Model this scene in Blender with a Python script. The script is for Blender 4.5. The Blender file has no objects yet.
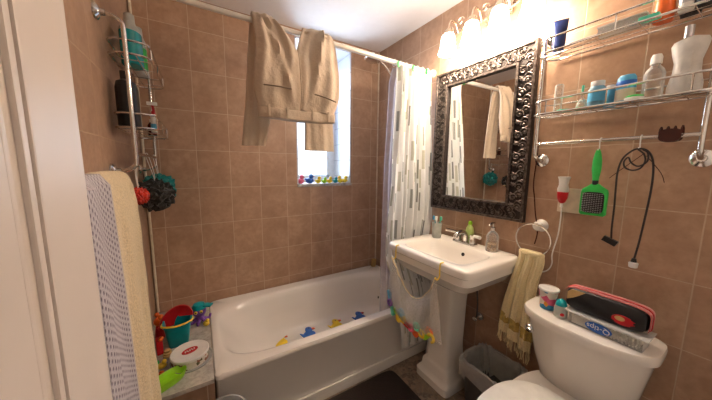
import bpy, bmesh, math, random
from mathutils import Vector, Matrix, noise as mnoise
random.seed(7)
PI = math.pi
sc = bpy.context.scene
C = sc.collection
V = Vector

# ------------------------------------------------------------------ camera
cam_d = bpy.data.cameras.new('camera'); cam = bpy.data.objects.new('camera', cam_d); C.objects.link(cam)
yaw, pit, rol = .5440, .1270, .009
fw = V((math.sin(yaw)*math.cos(pit), math.cos(yaw)*math.cos(pit), -math.sin(pit)))
r0 = V((math.cos(yaw), -math.sin(yaw), 0)); u0 = r0.cross(fw)
rt = math.cos(rol)*r0 + math.sin(rol)*u0; up = -math.sin(rol)*r0 + math.cos(rol)*u0
Mx = Matrix((rt, up, -fw)).transposed().to_4x4(); Mx.translation = V((-1.491, -2.070, 1.37))
cam.matrix_world = Mx
cam_d.sensor_width = 36; cam_d.lens = 258.5/712*36; cam_d.clip_start = .02
sc.camera = cam
# ------------------------------------------------------------------ world, lights, exposure
sc.view_settings.view_transform = 'Standard'; sc.view_settings.look = 'None'
sc.view_settings.gamma = 1; sc.view_settings.use_curve_mapping = False
sc.view_settings.exposure = 0.1
sc.cycles.use_denoising = True
sc.cycles.max_bounces = 10; sc.cycles.sample_clamp_indirect = 6
w = bpy.data.worlds.new('sky'); sc.world = w; w.use_nodes = True
bg = w.node_tree.nodes['Background']; bg.inputs[0].default_value = (.80, .89, 1, 1); bg.inputs[1].default_value = 2.4

def area(name, loc, rot, sx, sy, power, col, portal=False):
    d = bpy.data.lights.new(name, 'AREA'); d.shape = 'RECTANGLE'; d.size = sx; d.size_y = sy
    d.energy = power; d.color = col
    o = bpy.data.objects.new(name, d); C.objects.link(o); o.location = loc; o.rotation_euler = rot
    if portal: d.cycles.is_portal = True
    return o
area('window_daylight_portal', (-.55, .40, 1.79), (-PI/2, 0, 0), .5, 1.12, 1, (1, 1, 1), True)
area('window_daylight', (-.55, .62, 1.85), (-PI/2, 0, 0), .6, 1.2, 55, (.72, .84, 1))
area('hall_fill_light', (-1.35, -2.75, 2.34), (0, 0, 0), .6, .5, 5, (1, .88, .78))  # added fill in the unseen hall to brighten the door, not a real fitting
LAMP_COL = (1, .80, .60)
LAMPS = [(-.13, -.90, 2.05), (-.13, -1.06, 2.05), (-.13, -1.22, 2.05), (-.13, -1.38, 2.05)]
for i, p in enumerate(LAMPS):
    d = bpy.data.lights.new('vanity_bulb', 'POINT'); d.energy = 6.0; d.color = LAMP_COL; d.shadow_soft_size = .035
    o = bpy.data.objects.new('vanity_bulb', d); C.objects.link(o); o.location = (p[0], p[1], p[2]-.015)

# ------------------------------------------------------------------ materials
class NT:
    def __init__(s, name):
        s.m = bpy.data.materials.new(name); s.m.use_nodes = True; s.t = s.m.node_tree
        s.b = s.t.nodes['Principled BSDF']; s.out = s.t.nodes['Material Output']
    def n(s, k, **kw):
        x = s.t.nodes.new(k)
        for a, v in kw.items(): setattr(x, a, v)
        return x
    def l(s, a, b): s.t.links.new(a, b)
    def inp(s, sock, v):
        if isinstance(v, bpy.types.NodeSocket): s.l(v, sock)
        else: sock.default_value = v
    def ma(s, op, a, b=0., c=0.):
        x = s.n('ShaderNodeMath', operation=op)
        s.inp(x.inputs[0], a); s.inp(x.inputs[1], b); s.inp(x.inputs[2], c)
        return x.outputs[0]
    def mix(s, f, a, b):
        x = s.n('ShaderNodeMix', data_type='RGBA'); s.inp(x.inputs[0], f)
        for sock, v in ((x.inputs[6], a), (x.inputs[7], b)):
            if isinstance(v, bpy.types.NodeSocket): s.l(v, sock)
            else: sock.default_value = (*v[:3], 1)
        return x.outputs[2]
    def coord(s, k='Object'): return s.n('ShaderNodeTexCoord').outputs[k]
    def xyz(s, v):
        x = s.n('ShaderNodeSeparateXYZ'); s.l(v, x.inputs[0]); return x.outputs
    def comb(s, a, b, c=0.):
        x = s.n('ShaderNodeCombineXYZ')
        for i, v in enumerate((a, b, c)): s.inp(x.inputs[i], v)
        return x.outputs[0]
    def noise(s, v, scale, detail=3., rough=.5):
        x = s.n('ShaderNodeTexNoise'); s.l(v, x.inputs['Vector']); x.inputs['Scale'].default_value = scale
        x.inputs['Detail'].default_value = detail; x.inputs['Roughness'].default_value = rough
        return x.outputs['Fac']
    def ramp(s, f, a, b):
        x = s.n('ShaderNodeMapRange'); s.l(f, x.inputs[0]); x.inputs[1].default_value = a; x.inputs[2].default_value = b
        x.clamp = True
        return x.outputs[0]
    def bump(s, h, st=.3, d=.002):
        x = s.n('ShaderNodeBump'); s.l(h, x.inputs['Height']); x.inputs['Strength'].default_value = st
        x.inputs['Distance'].default_value = d; s.l(x.outputs[0], s.b.inputs['Normal'])

def mat(name, col, rough=.5, metal=0., var=.08, scale=30., bump=0., coat=0., emit=None, est=1., sheen=0., alpha=1., trans=0., ior=1.45, sss=0.):
    q = NT(name); v = q.coord()
    f = q.noise(v, scale)
    c2 = tuple(max(0, x*(1-var*2)) for x in col); c1 = tuple(min(1, x*(1+var)) for x in col)
    q.l(q.mix(q.ramp(f, .3, .7), c2, c1), q.b.inputs['Base Color'])
    q.b.inputs['Roughness'].default_value = rough; q.b.inputs['Metallic'].default_value = metal
    q.b.inputs['Coat Weight'].default_value = coat; q.b.inputs['IOR'].default_value = ior
    q.b.inputs['Sheen Weight'].default_value = sheen; q.b.inputs['Alpha'].default_value = alpha
    q.b.inputs['Transmission Weight'].default_value = trans
    if sss: q.b.inputs['Subsurface Weight'].default_value = sss; q.b.inputs['Subsurface Scale'].default_value = .02
    if emit: q.b.inputs['Emission Color'].default_value = (*emit, 1); q.b.inputs['Emission Strength'].default_value = est
    if bump: q.bump(q.noise(v, scale*3, 5), bump)
    return q.m

TW, TH = .2024, .254
def tile_mat(name, axis, off, grout=(.56, .43, .31)):
    q = NT(name); v = q.coord(); o = q.xyz(v)
    uu = q.ma('DIVIDE', q.ma('SUBTRACT', o[axis], off), TW); vv = q.ma('DIVIDE', q.ma('SUBTRACT', o[2], 1.472), TH)
    def dist(a, s_): 
        fr = q.ma('FRACT', q.ma('ADD', a, 100.)); return q.ma('MULTIPLY', q.ma('MINIMUM', fr, q.ma('SUBTRACT', 1., fr)), s_)
    d = q.ma('MINIMUM', dist(uu, TW), dist(vv, TH))
    g = q.ramp(d, .0013, .0026)                     # 0 in the joint, 1 on the tile
    wn = q.n('ShaderNodeTexWhiteNoise'); q.l(q.comb(q.ma('FLOOR', uu), q.ma('FLOOR', vv)), wn.inputs['Vector'])
    sh = q.n('ShaderNodeVectorMath', operation='ADD'); q.l(v, sh.inputs[0]); q.l(wn.outputs['Color'], sh.inputs[1])
    n1 = q.noise(sh.outputs[0], 7, 5, .6); n2 = q.noise(sh.outputs[0], 34, 4, .6)
    base = q.mix(q.ramp(n1, .3, .72), (.35, .208, .132), (.52, .345, .232))
    base = q.mix(q.ma('MULTIPLY', q.ramp(n2, .42, .72), .5), base, (.30, .165, .10))
    base = q.mix(q.ma('MULTIPLY', wn.outputs['Value'], .15), base, (.36, .215, .14))
    q.l(q.mix(g, grout, base), q.b.inputs['Base Color'])
    q.l(q.ma('SUBTRACT', .72, q.ma('MULTIPLY', g, .36)), q.b.inputs['Roughness'])
    q.bump(q.ma('ADD', g, q.ma('MULTIPLY', n1, .12)), .55, .0022)
    return q.m
M = {}
M['tile_back'] = tile_mat('tan_wall_tile_back', 0, -1.700)
M['tile_side'] = tile_mat('tan_wall_tile_right', 1, -1.538, (.52, .39, .28))
M['tile_left'] = tile_mat('tan_wall_tile_left', 1, -.785)
M['ceiling'] = mat('painted_ceiling', (.84, .81, .80), .8, var=.01)
M['paint'] = mat('painted_wall', (.72, .66, .58), .7)
M['door'] = mat('cream_door_paint', (.78, .69, .62), .42, var=.03, scale=4)
M['chrome'] = mat('chrome', (.74, .72, .69), .16, 1., var=.05)
M['rodm'] = mat('satin_white_rod', (.80, .75, .68), .3, .25, var=.04)
M['ceramic'] = mat('white_ceramic', (.86, .81, .75), .12, var=.015, scale=3, coat=.3)
M['enamel'] = mat('tub_enamel', (.84, .79, .73), .2, var=.02, scale=3, coat=.25)
M['white'] = mat('white_plastic', (.85, .83, .79), .35, var=.03)
M['wframe'] = mat('window_vinyl', (.74, .77, .84), .4, var=.03)
M['darkrub'] = mat('dark_gasket', (.05, .055, .07), .5)
M['black'] = mat('black_plastic', (.012, .012, .014), .3)
M['teal'] = mat('teal_plastic', (.0, .30, .34), .3)
M['tealliq'] = mat('teal_bottle', (.01, .36, .38), .25, coat=.3)
M['red'] = mat('red_plastic', (.55, .012, .02), .3)
M['orange'] = mat('orange_plastic', (.85, .16, .03), .35)
M['yellow'] = mat('yellow_plastic', (.90, .62, .05), .35)
M['blue'] = mat('blue_plastic', (.02, .13, .52), .35)
M['pink'] = mat('pink_rubber', (.85, .16, .28), .4)
M['green'] = mat('green_plastic', (.03, .52, .08), .35)
M['lime'] = mat('lime_plastic', (.34, .72, .02), .4)
M['mint'] = mat('mint_plastic', (.10, .62, .42), .35)
M['purple'] = mat('purple_plastic', (.20, .07, .36), .4)
M['sky'] = mat('sky_blue_plastic', (.10, .42, .68), .3)
M['silver'] = mat('silver_can', (.62, .62, .64), .3, .8)
M['navy'] = mat('navy_plastic', (.015, .03, .14), .3)
M['brownred'] = mat('tortoiseshell_clip', (.055, .010, .007), .25)
M['cream'] = mat('cream_sponge', (.62, .40, .16), .8, bump=.4)
M['greenbottle'] = mat('green_soap_bottle', (.48, .62, .20), .3, trans=.3)
M['duckyel'] = mat('yellow_rubber', (.95, .66, .03), .4)
M['greyliquid'] = mat('grey_cap_plastic', (.48, .50, .46), .4)
M['milk'] = mat('milky_bottle', (.74, .70, .64), .35, trans=.15)
M['black_cord'] = mat('black_cable', (.02, .012, .012), .4)
M['ivory'] = mat('ivory_plate', (.72, .62, .48), .35)

M['canm'] = mat('smoke_grey_plastic', (.075, .072, .07), .4)
def glassy(name, tint, a=.75, rough=.05):
    q = NT(name); t = q.n('ShaderNodeBsdfTransparent'); t.inputs[0].default_value = (*tint, 1)
    q.b.inputs['Base Color'].default_value = (*[min(1, x*.8) for x in tint], 1); q.b.inputs['Roughness'].default_value = rough
    lw = q.n('ShaderNodeLayerWeight'); lw.inputs[0].default_value = .35
    f = q.ma('MULTIPLY', q.ma('SUBTRACT', 1., lw.outputs['Facing']), a)
    nz = q.noise(q.coord(), 14)
    f = q.ma('SUBTRACT', f, q.ma('MULTIPLY', nz, .05))
    mx = q.n('ShaderNodeMixShader'); q.l(f, mx.inputs[0]); q.l(q.b.outputs[0], mx.inputs[1]); q.l(t.outputs[0], mx.inputs[2])
    q.l(mx.outputs[0], q.out.inputs[0]); return q.m
M['clear'] = glassy('clear_plastic', (.95, .95, .93), .9)
M['clearb'] = glassy('blue_clear_plastic', (.45, .75, .92), .7)
M['pane'] = glassy('window_glass', (.96, .98, 1), .97)
M['frost'] = glassy('frosted_bag_plastic', (.85, .85, .85), .55, .35)

def marble():
    q = NT('grey_marble'); v = q.coord(); n = q.noise(v, 9, 8, .7); n2 = q.noise(v, 45, 5, .7)
    c = q.mix(q.ramp(n, .35, .68), (.33, .31, .28), (.62, .57, .50))
    q.l(q.mix(q.ma('MULTIPLY', q.ramp(n2, .5, .7), .5), c, (.22, .20, .18)), q.b.inputs['Base Color'])
    q.b.inputs['Roughness'].default_value = .25; return q.m
M['marble'] = marble()
def floor_mat():
    q = NT('brown_mosaic_floor'); v = q.coord(); vo = q.n('ShaderNodeTexVoronoi'); q.l(v, vo.inputs['Vector']); vo.inputs['Scale'].default_value = 42
    x = q.xyz(vo.outputs['Color'])
    c = q.mix(x[0], (.10, .065, .045), (.34, .24, .16))
    c = q.mix(q.ramp(q.noise(v, 90, 4), .4, .7), c, (.24, .19, .15))
    q.l(c, q.b.inputs['Base Color']); q.b.inputs['Roughness'].default_value = .4; return q.m
M['floor'] = floor_mat()
def fabric(name, col, scale=400, var=.12, bump=.35, dist=.001, rough=.9, big=6.):
    q = NT(name); v = q.coord(); n = q.noise(v, scale, 4); n2 = q.noise(v, big, 3)
    c2 = tuple(x*(1-var*1.6) for x in col)
    c = q.mix(q.ramp(n, .3, .7), c2, col); c = q.mix(q.ma('MULTIPLY', q.ramp(n2, .4, .7), .25), c, tuple(x*.82 for x in col))
    q.l(c, q.b.inputs['Base Color']); q.b.inputs['Roughness'].default_value = rough; q.b.inputs['Sheen Weight'].default_value = .25
    if big > 9: n = q.ma('ADD', n, q.ma('MULTIPLY', q.noise(v, big, 3, .6), 14.)); 
    q.bump(n, bump, dist); return q.m
M['khaki'] = fabric('khaki_cotton', (.60, .48, .36), 500, .08, .55, .0012, big=17.)
M['khakid'] = fabric('khaki_shadow_seam', (.16, .11, .07), 500, .08, .15)
M['ytowel'] = fabric('pale_yellow_terry', (.88, .71, .44), 160, .16, .9, .004)
M['ytowel2'] = fabric('yellow_terry_hand', (.95, .80, .46), 220, .16, .8, .003)
M['yband'] = fabric('yellow_woven_band', (.66, .45, .12), 60, .25, .8, .003)
M['mat'] = fabric('brown_bath_mat', (.030, .017, .012), 120, .3, 1, .006); M['mat'].node_tree.nodes['Principled BSDF'].inputs['Sheen Weight'].default_value = 0
M['pouf'] = fabric('dark_netting', (.03, .026, .022), 60, .5, 1, .008)
M['poufred'] = fabric('red_netting', (.80, .045, .02), 60, .3, 1, .008)
M['poufteal'] = fabric('teal_netting', (.0, .28, .26), 60, .3, 1, .008)
def knit():
    q = NT('lilac_knit'); uv = q.coord('UV'); o = q.xyz(uv)
    a = q.ma('MULTIPLY', o[0], 80.); b = q.ma('MULTIPLY', o[1], 66.)
    b2 = q.ma('ADD', b, q.ma('MULTIPLY', q.ma('FLOOR', a), .5))
    fa = q.ma('SUBTRACT', q.ma('FRACT', a), .5); fb = q.ma('SUBTRACT', q.ma('FRACT', b2), .5)
    r = q.ma('SQRT', q.ma('ADD', q.ma('MULTIPLY', fa, fa), q.ma('MULTIPLY', fb, fb)))
    hole = q.ramp(r, .08, .36); nz = q.noise(q.coord(), 300, 3)
    q.l(q.mix(hole, (.27, .24, .29), q.mix(nz, (.46, .42, .46), (.66, .61, .63))), q.b.inputs['Base Color'])
    q.b.inputs['Roughness'].default_value = .95; q.bump(q.ma('ADD', hole, q.ma('MULTIPLY', nz, .3)), .8, .004); return q.m
M['knit'] = knit()
def curtain_mat():
    q = NT('dashed_curtain'); uv = q.coord('UV'); o = q.xyz(uv)
    cu = q.ma('MULTIPLY', o[0], 23.); col = q.ma('FLOOR', cu); fu = q.ma('FRACT', cu)
    wn = q.n('ShaderNodeTexWhiteNoise', noise_dimensions='1D'); q.l(col, wn.inputs['W'])
    rv = q.ma('ADD', q.ma('MULTIPLY', o[1], 6.), q.ma('MULTIPLY', wn.outputs['Value'], 9.))
    row = q.ma('FLOOR', rv); fv = q.ma('FRACT', rv)
    w2 = q.n('ShaderNodeTexWhiteNoise', noise_dimensions='2D'); q.l(q.comb(col, row), w2.inputs['Vector'])
    x = q.xyz(w2.outputs['Color'])
    inx = q.ma('LESS_THAN', q.ma('ABSOLUTE', q.ma('SUBTRACT', fu, .5)), q.ma('ADD', .16, q.ma('MULTIPLY', x[0], .30)))
    iny = q.ma('LESS_THAN', q.ma('ABSOLUTE', q.ma('SUBTRACT', fv, .5)), .40)
    on = q.ma('MULTIPLY', q.ma('MULTIPLY', inx, iny), q.ma('LESS_THAN', x[1], .44))
    c = q.mix(x[2], (.035, .035, .03), (.30, .30, .20))
    tone = q.ma('GREATER_THAN', w2.outputs['Value'], .62)
    c = q.mix(tone, c, (.50, .47, .33))
    q.l(q.mix(on, (.90, .89, .84), c), q.b.inputs['Base Color']); q.b.inputs['Roughness'].default_value = .6
    tr = q.n('ShaderNodeBsdfTranslucent'); tr.inputs[0].default_value = (.8, .78, .74, 1)
    mx = q.n('ShaderNodeMixShader'); mx.inputs[0].default_value = .25
    q.l(q.b.outputs[0], mx.inputs[1]); q.l(tr.outputs[0], mx.inputs[2]); q.l(mx.outputs[0], q.out.inputs[0]); return q.m
M['curtain'] = curtain_mat()
def sheer(name, col, a, nscale=0):
    q = NT(name); t = q.n('ShaderNodeBsdfTransparent'); q.b.inputs['Base Color'].default_value = (*col, 1); q.b.inputs['Roughness'].default_value = .4
    n = q.noise(q.coord(), nscale or 20, 3); f = q.ma('ADD', a-.12, q.ma('MULTIPLY', n, .24))
    mx = q.n('ShaderNodeMixShader'); q.l(f, mx.inputs[0]); q.l(t.outputs[0], mx.inputs[1]); q.l(q.b.outputs[0], mx.inputs[2]); q.l(mx.outputs[0], q.out.inputs[0]); return q.m
M['liner'] = sheer('clear_vinyl_liner', (.72, .70, .82), .5)
M['net'] = sheer('white_mesh_net', (.92, .88, .80), .28, 260)
M['bagp'] = sheer('trash_bag_plastic', (.60, .58, .54), .55, 30)
def bell_mat():
    q = NT('glowing_frosted_glass'); n = q.noise(q.coord(), 12)
    q.b.inputs['Base Color'].default_value = (1, .95, .88, 1)
    q.b.inputs['Emission Color'].default_value = (1, .86, .70, 1)
    q.l(q.ma('ADD', 17., q.ma('MULTIPLY', n, 2.)), q.b.inputs['Emission Strength']); q.b.inputs['Roughness'].default_value = .3; return q.m
M['bell'] = bell_mat()
def frame_mat():
    q = NT('antique_pewter'); v = q.coord(); n = q.noise(v, 60, 4)
    q.l(q.mix(q.ramp(n, .35, .7), (.07, .052, .045), (.20, .165, .15)), q.b.inputs['Base Color'])
    q.b.inputs['Roughness'].default_value = .33; q.b.inputs['Metallic'].default_value = .75; return q.m
M['pewter'] = frame_mat()
M['pewterlo'] = mat('dark_frame_ground', (.03, .022, .02), .5, .3)
M['mirror'] = mat('mirror_silver', (.9, .9, .88), .015, 1., var=0)
M['brass'] = mat('warm_nickel', (.66, .55, .44), .25, .9)

# ------------------------------------------------------------------ mesh helpers
def nb(): return bmesh.new()
def box(bm, c, s, rot=None, bev=0.):
    r = bmesh.ops.create_cube(bm, size=1.); vs = r['verts']
    for v in vs: v.co = V((v.co.x*s[0], v.co.y*s[1], v.co.z*s[2]))
    if bev:
        es = list({e for v in vs for e in v.link_edges})
        rr = bmesh.ops.bevel(bm, geom=es+vs, offset=bev, segments=2, affect='EDGES', profile=.7); vs = [v for v in rr['verts']]
        vs = list({v for f in rr['faces'] for v in f.verts} | {v for v in vs if v.is_valid})
    R_ = rot if rot is not None else Matrix.Identity(3)
    for v in vs: v.co = R_ @ v.co + V(c)
    return vs
def rings(bm, rr, cap0=True, cap1=True, closed=False):
    L = [[bm.verts.new(p) for p in r] for r in rr]; n = len(L[0])
    m = len(L)
    for i in range(m-(0 if closed else 1)):
        a, b = L[i], L[(i+1) % m]
        for j in range(n): bm.faces.new((a[j], a[(j+1) % n], b[(j+1) % n], b[j]))
    if not closed:
        if cap0: bm.faces.new(list(reversed(L[0])))
        if cap1: bm.faces.new(L[-1])
def frame_of(d):
    d = d.normalized(); a = V((0, 0, 1)) if abs(d.z) < .9 else V((1, 0, 0))
    x = a.cross(d).normalized(); return x, d.cross(x)
def circ(c, x, y, r, n, ry=None):
    ry = r if ry is None else ry
    return [c + x*(r*math.cos(2*PI*k/n)) + y*(ry*math.sin(2*PI*k/n)) for k in range(n)]
def cyl(bm, a, b, ra, rb=None, n=20):
    a, b = V(a), V(b); rb = ra if rb is None else rb; x, y = frame_of(b-a)
    rings(bm, [circ(a, x, y, ra, n), circ(b, x, y, rb, n)])
def smooth(pts, k=6):
    P = [V(p) for p in pts]; out = []
    for i in range(len(P)-1):
        p0 = P[max(i-1, 0)]; p1 = P[i]; p2 = P[i+1]; p3 = P[min(i+2, len(P)-1)]
        for j in range(k):
            t = j/k
            out.append(.5*((2*p1)+(p2-p0)*t+(2*p0-5*p1+4*p2-p3)*t*t+(-p0+3*p1-3*p2+p3)*t**3))
    out.append(P[-1]); return out
def tube(bm, pts, r, n=8, sm=0, closed=False, r1=None):
    P = smooth(pts, sm) if sm else [V(p) for p in pts]
    m = len(P); rr = []; x = None
    for i in range(m):
        d = (P[(i+1) % m]-P[i-1]) if closed else (P[min(i+1, m-1)]-P[max(i-1, 0)])
        if d.length < 1e-9: d = V((0, 0, 1))
        d.normalize()
        if x is None: x, y = frame_of(d)
        else:
            x = (x-d*x.dot(d)); x = x.normalized() if x.length > 1e-6 else frame_of(d)[0]
            y = d.cross(x)
        q = r if r1 is None else r+(r1-r)*i/(m-1)
        rr.append(circ(P[i], x, y, q, n))
    rings(bm, rr, closed=closed)
def lathe(bm, prof, c=(0, 0, 0), n=28, ax=None, sx=1., sy=1.):
    c = V(c); ax = V(ax).normalized() if ax else V((0, 0, 1))
    x, y = (V((1, 0, 0)), V((0, 1, 0))) if abs(ax.z) > .999 else frame_of(ax)
    rings(bm, [circ(c+ax*z, x, y, max(r, .0004)*sx, n, max(r, .0004)*sy) for r, z in prof])
def ell(bm, c, r, n=16, rot=None):
    r_ = bmesh.ops.create_uvsphere(bm, u_segments=n, v_segments=max(6, n*2//3), radius=1.)
    for v in r_['verts']:
        p = V((v.co.x*r[0], v.co.y*r[1], v.co.z*r[2])); v.co = (rot @ p if rot else p)+V(c)
def sup(c, a, b, z, n=96, e=4.):
    out = []
    for k in range(n):
        t = 2*PI*(k+.5)/n; co, si = math.cos(t), math.sin(t)
        out.append(V((c[0]+a*math.copysign(abs(co)**(2/e), co), c[1]+b*math.copysign(abs(si)**(2/e), si), z)))
    return out
def prism(bm, pts, d):         # flat outline pts (3D) swept by vector d
    d = V(d); rings(bm, [[V(p) for p in pts], [V(p)+d for p in pts]])
def grid(bm, fn, nu, nv, uvs=None):
    L = [[bm.verts.new(fn(i/nu, j/nv)) for i in range(nu+1)] for j in range(nv+1)]
    lay = bm.loops.layers.uv.verify() if uvs else None
    for j in range(nv):
        for i in range(nu):
            f = bm.faces.new((L[j][i], L[j][i+1], L[j+1][i+1], L[j+1][i]))
            if uvs:
                for lp, (a, b) in zip(f.loops, ((i, j), (i+1, j), (i+1, j+1), (i, j+1))): lp[lay].uv = uvs(a/nu, b/nv)
def spiral(c, x, y, r, turns, sgn=1, a0=0., n=16):
    return [c + (x*math.cos(a0+sgn*t*turns*2*PI/n)+y*math.sin(a0+sgn*t*turns*2*PI/n))*r*(1-t/n*.82) for t in range(n+1)]

def link(name, bm, m, loc=(0, 0, 0), parent=None, flat=False, solid=0., sub=0, rotz=0., local=False):
    me = bpy.data.meshes.new(name)
    loc = V(loc)
    if not local:
        inv = Matrix.Rotation(-rotz, 4, 'Z') @ Matrix.Translation(-loc)
        bmesh.ops.transform(bm, matrix=inv, verts=bm.verts)
    bmesh.ops.recalc_face_normals(bm, faces=bm.faces) if not solid else None
    for f in bm.faces: f.smooth = not flat
    bm.to_mesh(me); bm.free()
    me.materials.append(M[m] if isinstance(m, str) else m)
    o = bpy.data.objects.new(name, me); C.objects.link(o)
    if not flat:
        try: me.set_sharp_from_angle(angle=.75)
        except Exception: pass
    if solid:
        s = o.modifiers.new('thickness', 'SOLIDIFY'); s.thickness = solid; s.offset = 0
    if sub:
        s = o.modifiers.new('smooth', 'SUBSURF'); s.levels = s.render_levels = sub
    return o
def thing(name, label, cat, loc=(0, 0, 0), group=None, rotz=0.):
    o = bpy.data.objects.new(name, None); C.objects.link(o); o.location = loc; o.rotation_euler = (0, 0, rotz)
    o.empty_display_size = .05
    o['label'] = label; o['category'] = cat
    if group: o['group'] = group
    return o
def part(root, name, bm, m, label=None, sub_of=None, **k):
    o = link(name, bm, m, root.location, rotz=root.rotation_euler.z, **k)
    o.parent = sub_of or root
    if label: o['label'] = label
    return o
def single(name, bm, m, label, cat, loc, group=None, kind=None, **k):
    o = link(name, bm, m, loc, **k); o.location = loc; o['label'] = label; o['category'] = cat
    if group: o['group'] = group
    if kind: o['kind'] = kind
    return o
def struct(name, bm, m, flat=True, parent=None, **k):
    o = link(name, bm, m, flat=flat, **k)
    if parent: o.parent = parent
    else: o['kind'] = 'structure'
    return o
def textmesh(s, size, ext, M4, align='CENTER'):
    cu = bpy.data.curves.new('t', 'FONT'); cu.body = s; cu.size = size; cu.extrude = ext; cu.align_x = align; cu.align_y = 'CENTER'
    ob = bpy.data.objects.new('t', cu); C.objects.link(ob)
    bpy.context.view_layer.update()
    me = bpy.data.meshes.new_from_object(ob); bm = nb(); bm.from_mesh(me)
    bmesh.ops.transform(bm, matrix=M4, verts=bm.verts)
    bpy.data.objects.remove(ob); bpy.data.curves.remove(cu); return bm

# ================================================================== SETTING
XL, YF, ZC = -1.79, -2.25, 2.42
def slab(name, lo, hi, m, parent=None):
    bm = nb(); box(bm, [(a+b)/2 for a, b in zip(lo, hi)], [b-a for a, b in zip(lo, hi)]); return struct(name, bm, m, parent=parent)
slab('floor', (XL-.12, -3.5, -.08), (.12, .12, 0), 'floor')
slab('ceiling', (XL-.12, -3.5, ZC), (.12, .12, ZC+.08), 'ceiling')
wx0, wx1, wz0, wz1 = -.805, -.298, 1.222, 2.365
WD = .36                                  # wall thickness at the window
bm = nb()
for lo, hi in (((XL-.12, 0, 0), (wx0, WD, ZC)), ((wx1, 0, 0), (.12, WD, ZC)), ((wx0, 0, 0), (wx1, WD, wz0)), ((wx0, 0, wz1), (wx1, WD, ZC))):
    box(bm, [(a+b)/2 for a, b in zip(lo, hi)], [b-a for a, b in zip(lo, hi)])
struct('wall_back', bm, 'tile_back')
slab('wall_right', (0, YF, 0), (.12, 0, ZC), 'tile_side')
slab('wall_left', (XL-.12, YF, 0), (XL, 0, ZC), 'tile_left')
bm = nb()
for lo, hi in (((XL, YF-.12, 0), (-1.76, YF, ZC)), ((-.98, YF-.12, 0), (0, YF, ZC)), ((-1.76, YF-.12, 2.06), (-.98, YF, ZC))):
    box(bm, [(a+b)/2 for a, b in zip(lo, hi)], [b-a for a, b in zip(lo, hi)])
struct('wall_front', bm, 'paint')
bm = nb()
for lo, hi in (((XL-.12, -3.5, 0), (.12, -3.4, ZC)), ((XL-.12, -3.4, 0), (XL, YF-.12, ZC)), ((0, -3.4, 0), (.12, YF-.12, ZC))):
    box(bm, [(a+b)/2 for a, b in zip(lo, hi)], [b-a for a, b in zip(lo, hi)])
struct('wall_hall', bm, 'paint')
# reveal lining, sill
q = NT('pale_reveal_tile'); v = q.coord(); o_ = q.xyz(v)
fr = q.ma('FRACT', q.ma('DIVIDE', q.ma('ADD', o_[2], 20.), .152)); jd = q.ma('MINIMUM', fr, q.ma('SUBTRACT', 1., fr))
q.l(q.mix(q.ramp(jd, .01, .025), (.42, .43, .47), (.66, .68, .73)), q.b.inputs['Base Color']); q.b.inputs['Roughness'].default_value = .4
M['reveal'] = q.m
bm = nb()
box(bm, (wx1-.006, .165, (wz0+wz1)/2), (.012, .325, wz1-wz0)); box(bm, (wx0+.006, .165, (wz0+wz1)/2), (.012, .325, wz1-wz0))
box(bm, ((wx0+wx1)/2, .165, wz1-.006), (wx1-wx0, .325, .012))
struct('trim_1', bm, 'reveal')
bm = nb(); box(bm, ((wx0+wx1)/2, .155, wz0-.008), (wx1-wx0+.0, .345, .024), bev=.003)
struct('trim_2', bm, 'marble')
# window
bm = nb(); yW = .335; xm, zm = (wx0+wx1)/2, (wz0+wz1)/2; ww, wh = wx1-wx0, wz1-wz0
for cx, cz, sx, sz in ((wx0+.03, zm, .06, wh), (wx1-.035, zm, .07, wh), (xm, wz0+.02, ww, .04), (xm, wz1-.03, ww, .06)):
    box(bm, (cx, yW, cz), (sx, .05, sz), bev=.004)
win = struct('window_1', bm, 'wframe')
def sash(z0, z1, y, name):
    b = nb(); x0, x1 = wx0+.055, wx1-.065
    for cx, cz, sx, sz in ((x0+.016, (z0+z1)/2, .032, z1-z0), (x1-.016, (z0+z1)/2, .032, z1-z0), ((x0+x1)/2, z0+.016, x1-x0, .032), ((x0+x1)/2, z1-.016, x1-x0, .032)):
        box(b, (cx, y, cz), (sx, .022, sz), bev=.003)
    s_ = struct(name, b, 'wframe', parent=win)
    b = nb(); box(b, ((x0+x1)/2, y+.004, (z0+z1)/2), (x1-x0-.05, .004, z1-z0-.05)); struct('pane', b, 'pane', parent=s_)
sash(wz0+.035, 1.80, .325, 'lower_sash'); sash(1.78, wz1-.05, .347, 'upper_sash')
b = nb(); box(b, (wx1-.068, .318, 2.03), (.012, .02, .52)); struct('gasket', b, 'darkrub', parent=win)
# baseboard strip and corner trim
b = nb(); cyl(b, (-1.778, -.012, .40), (-1.778, -.012, ZC), .008); struct('trim_3', b, 'ivory', flat=False)
b = nb(); cyl(b, (-.009, -.009, .39), (-.009, -.009, ZC), .006); struct('trim_4', b, 'ivory', flat=False)
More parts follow.
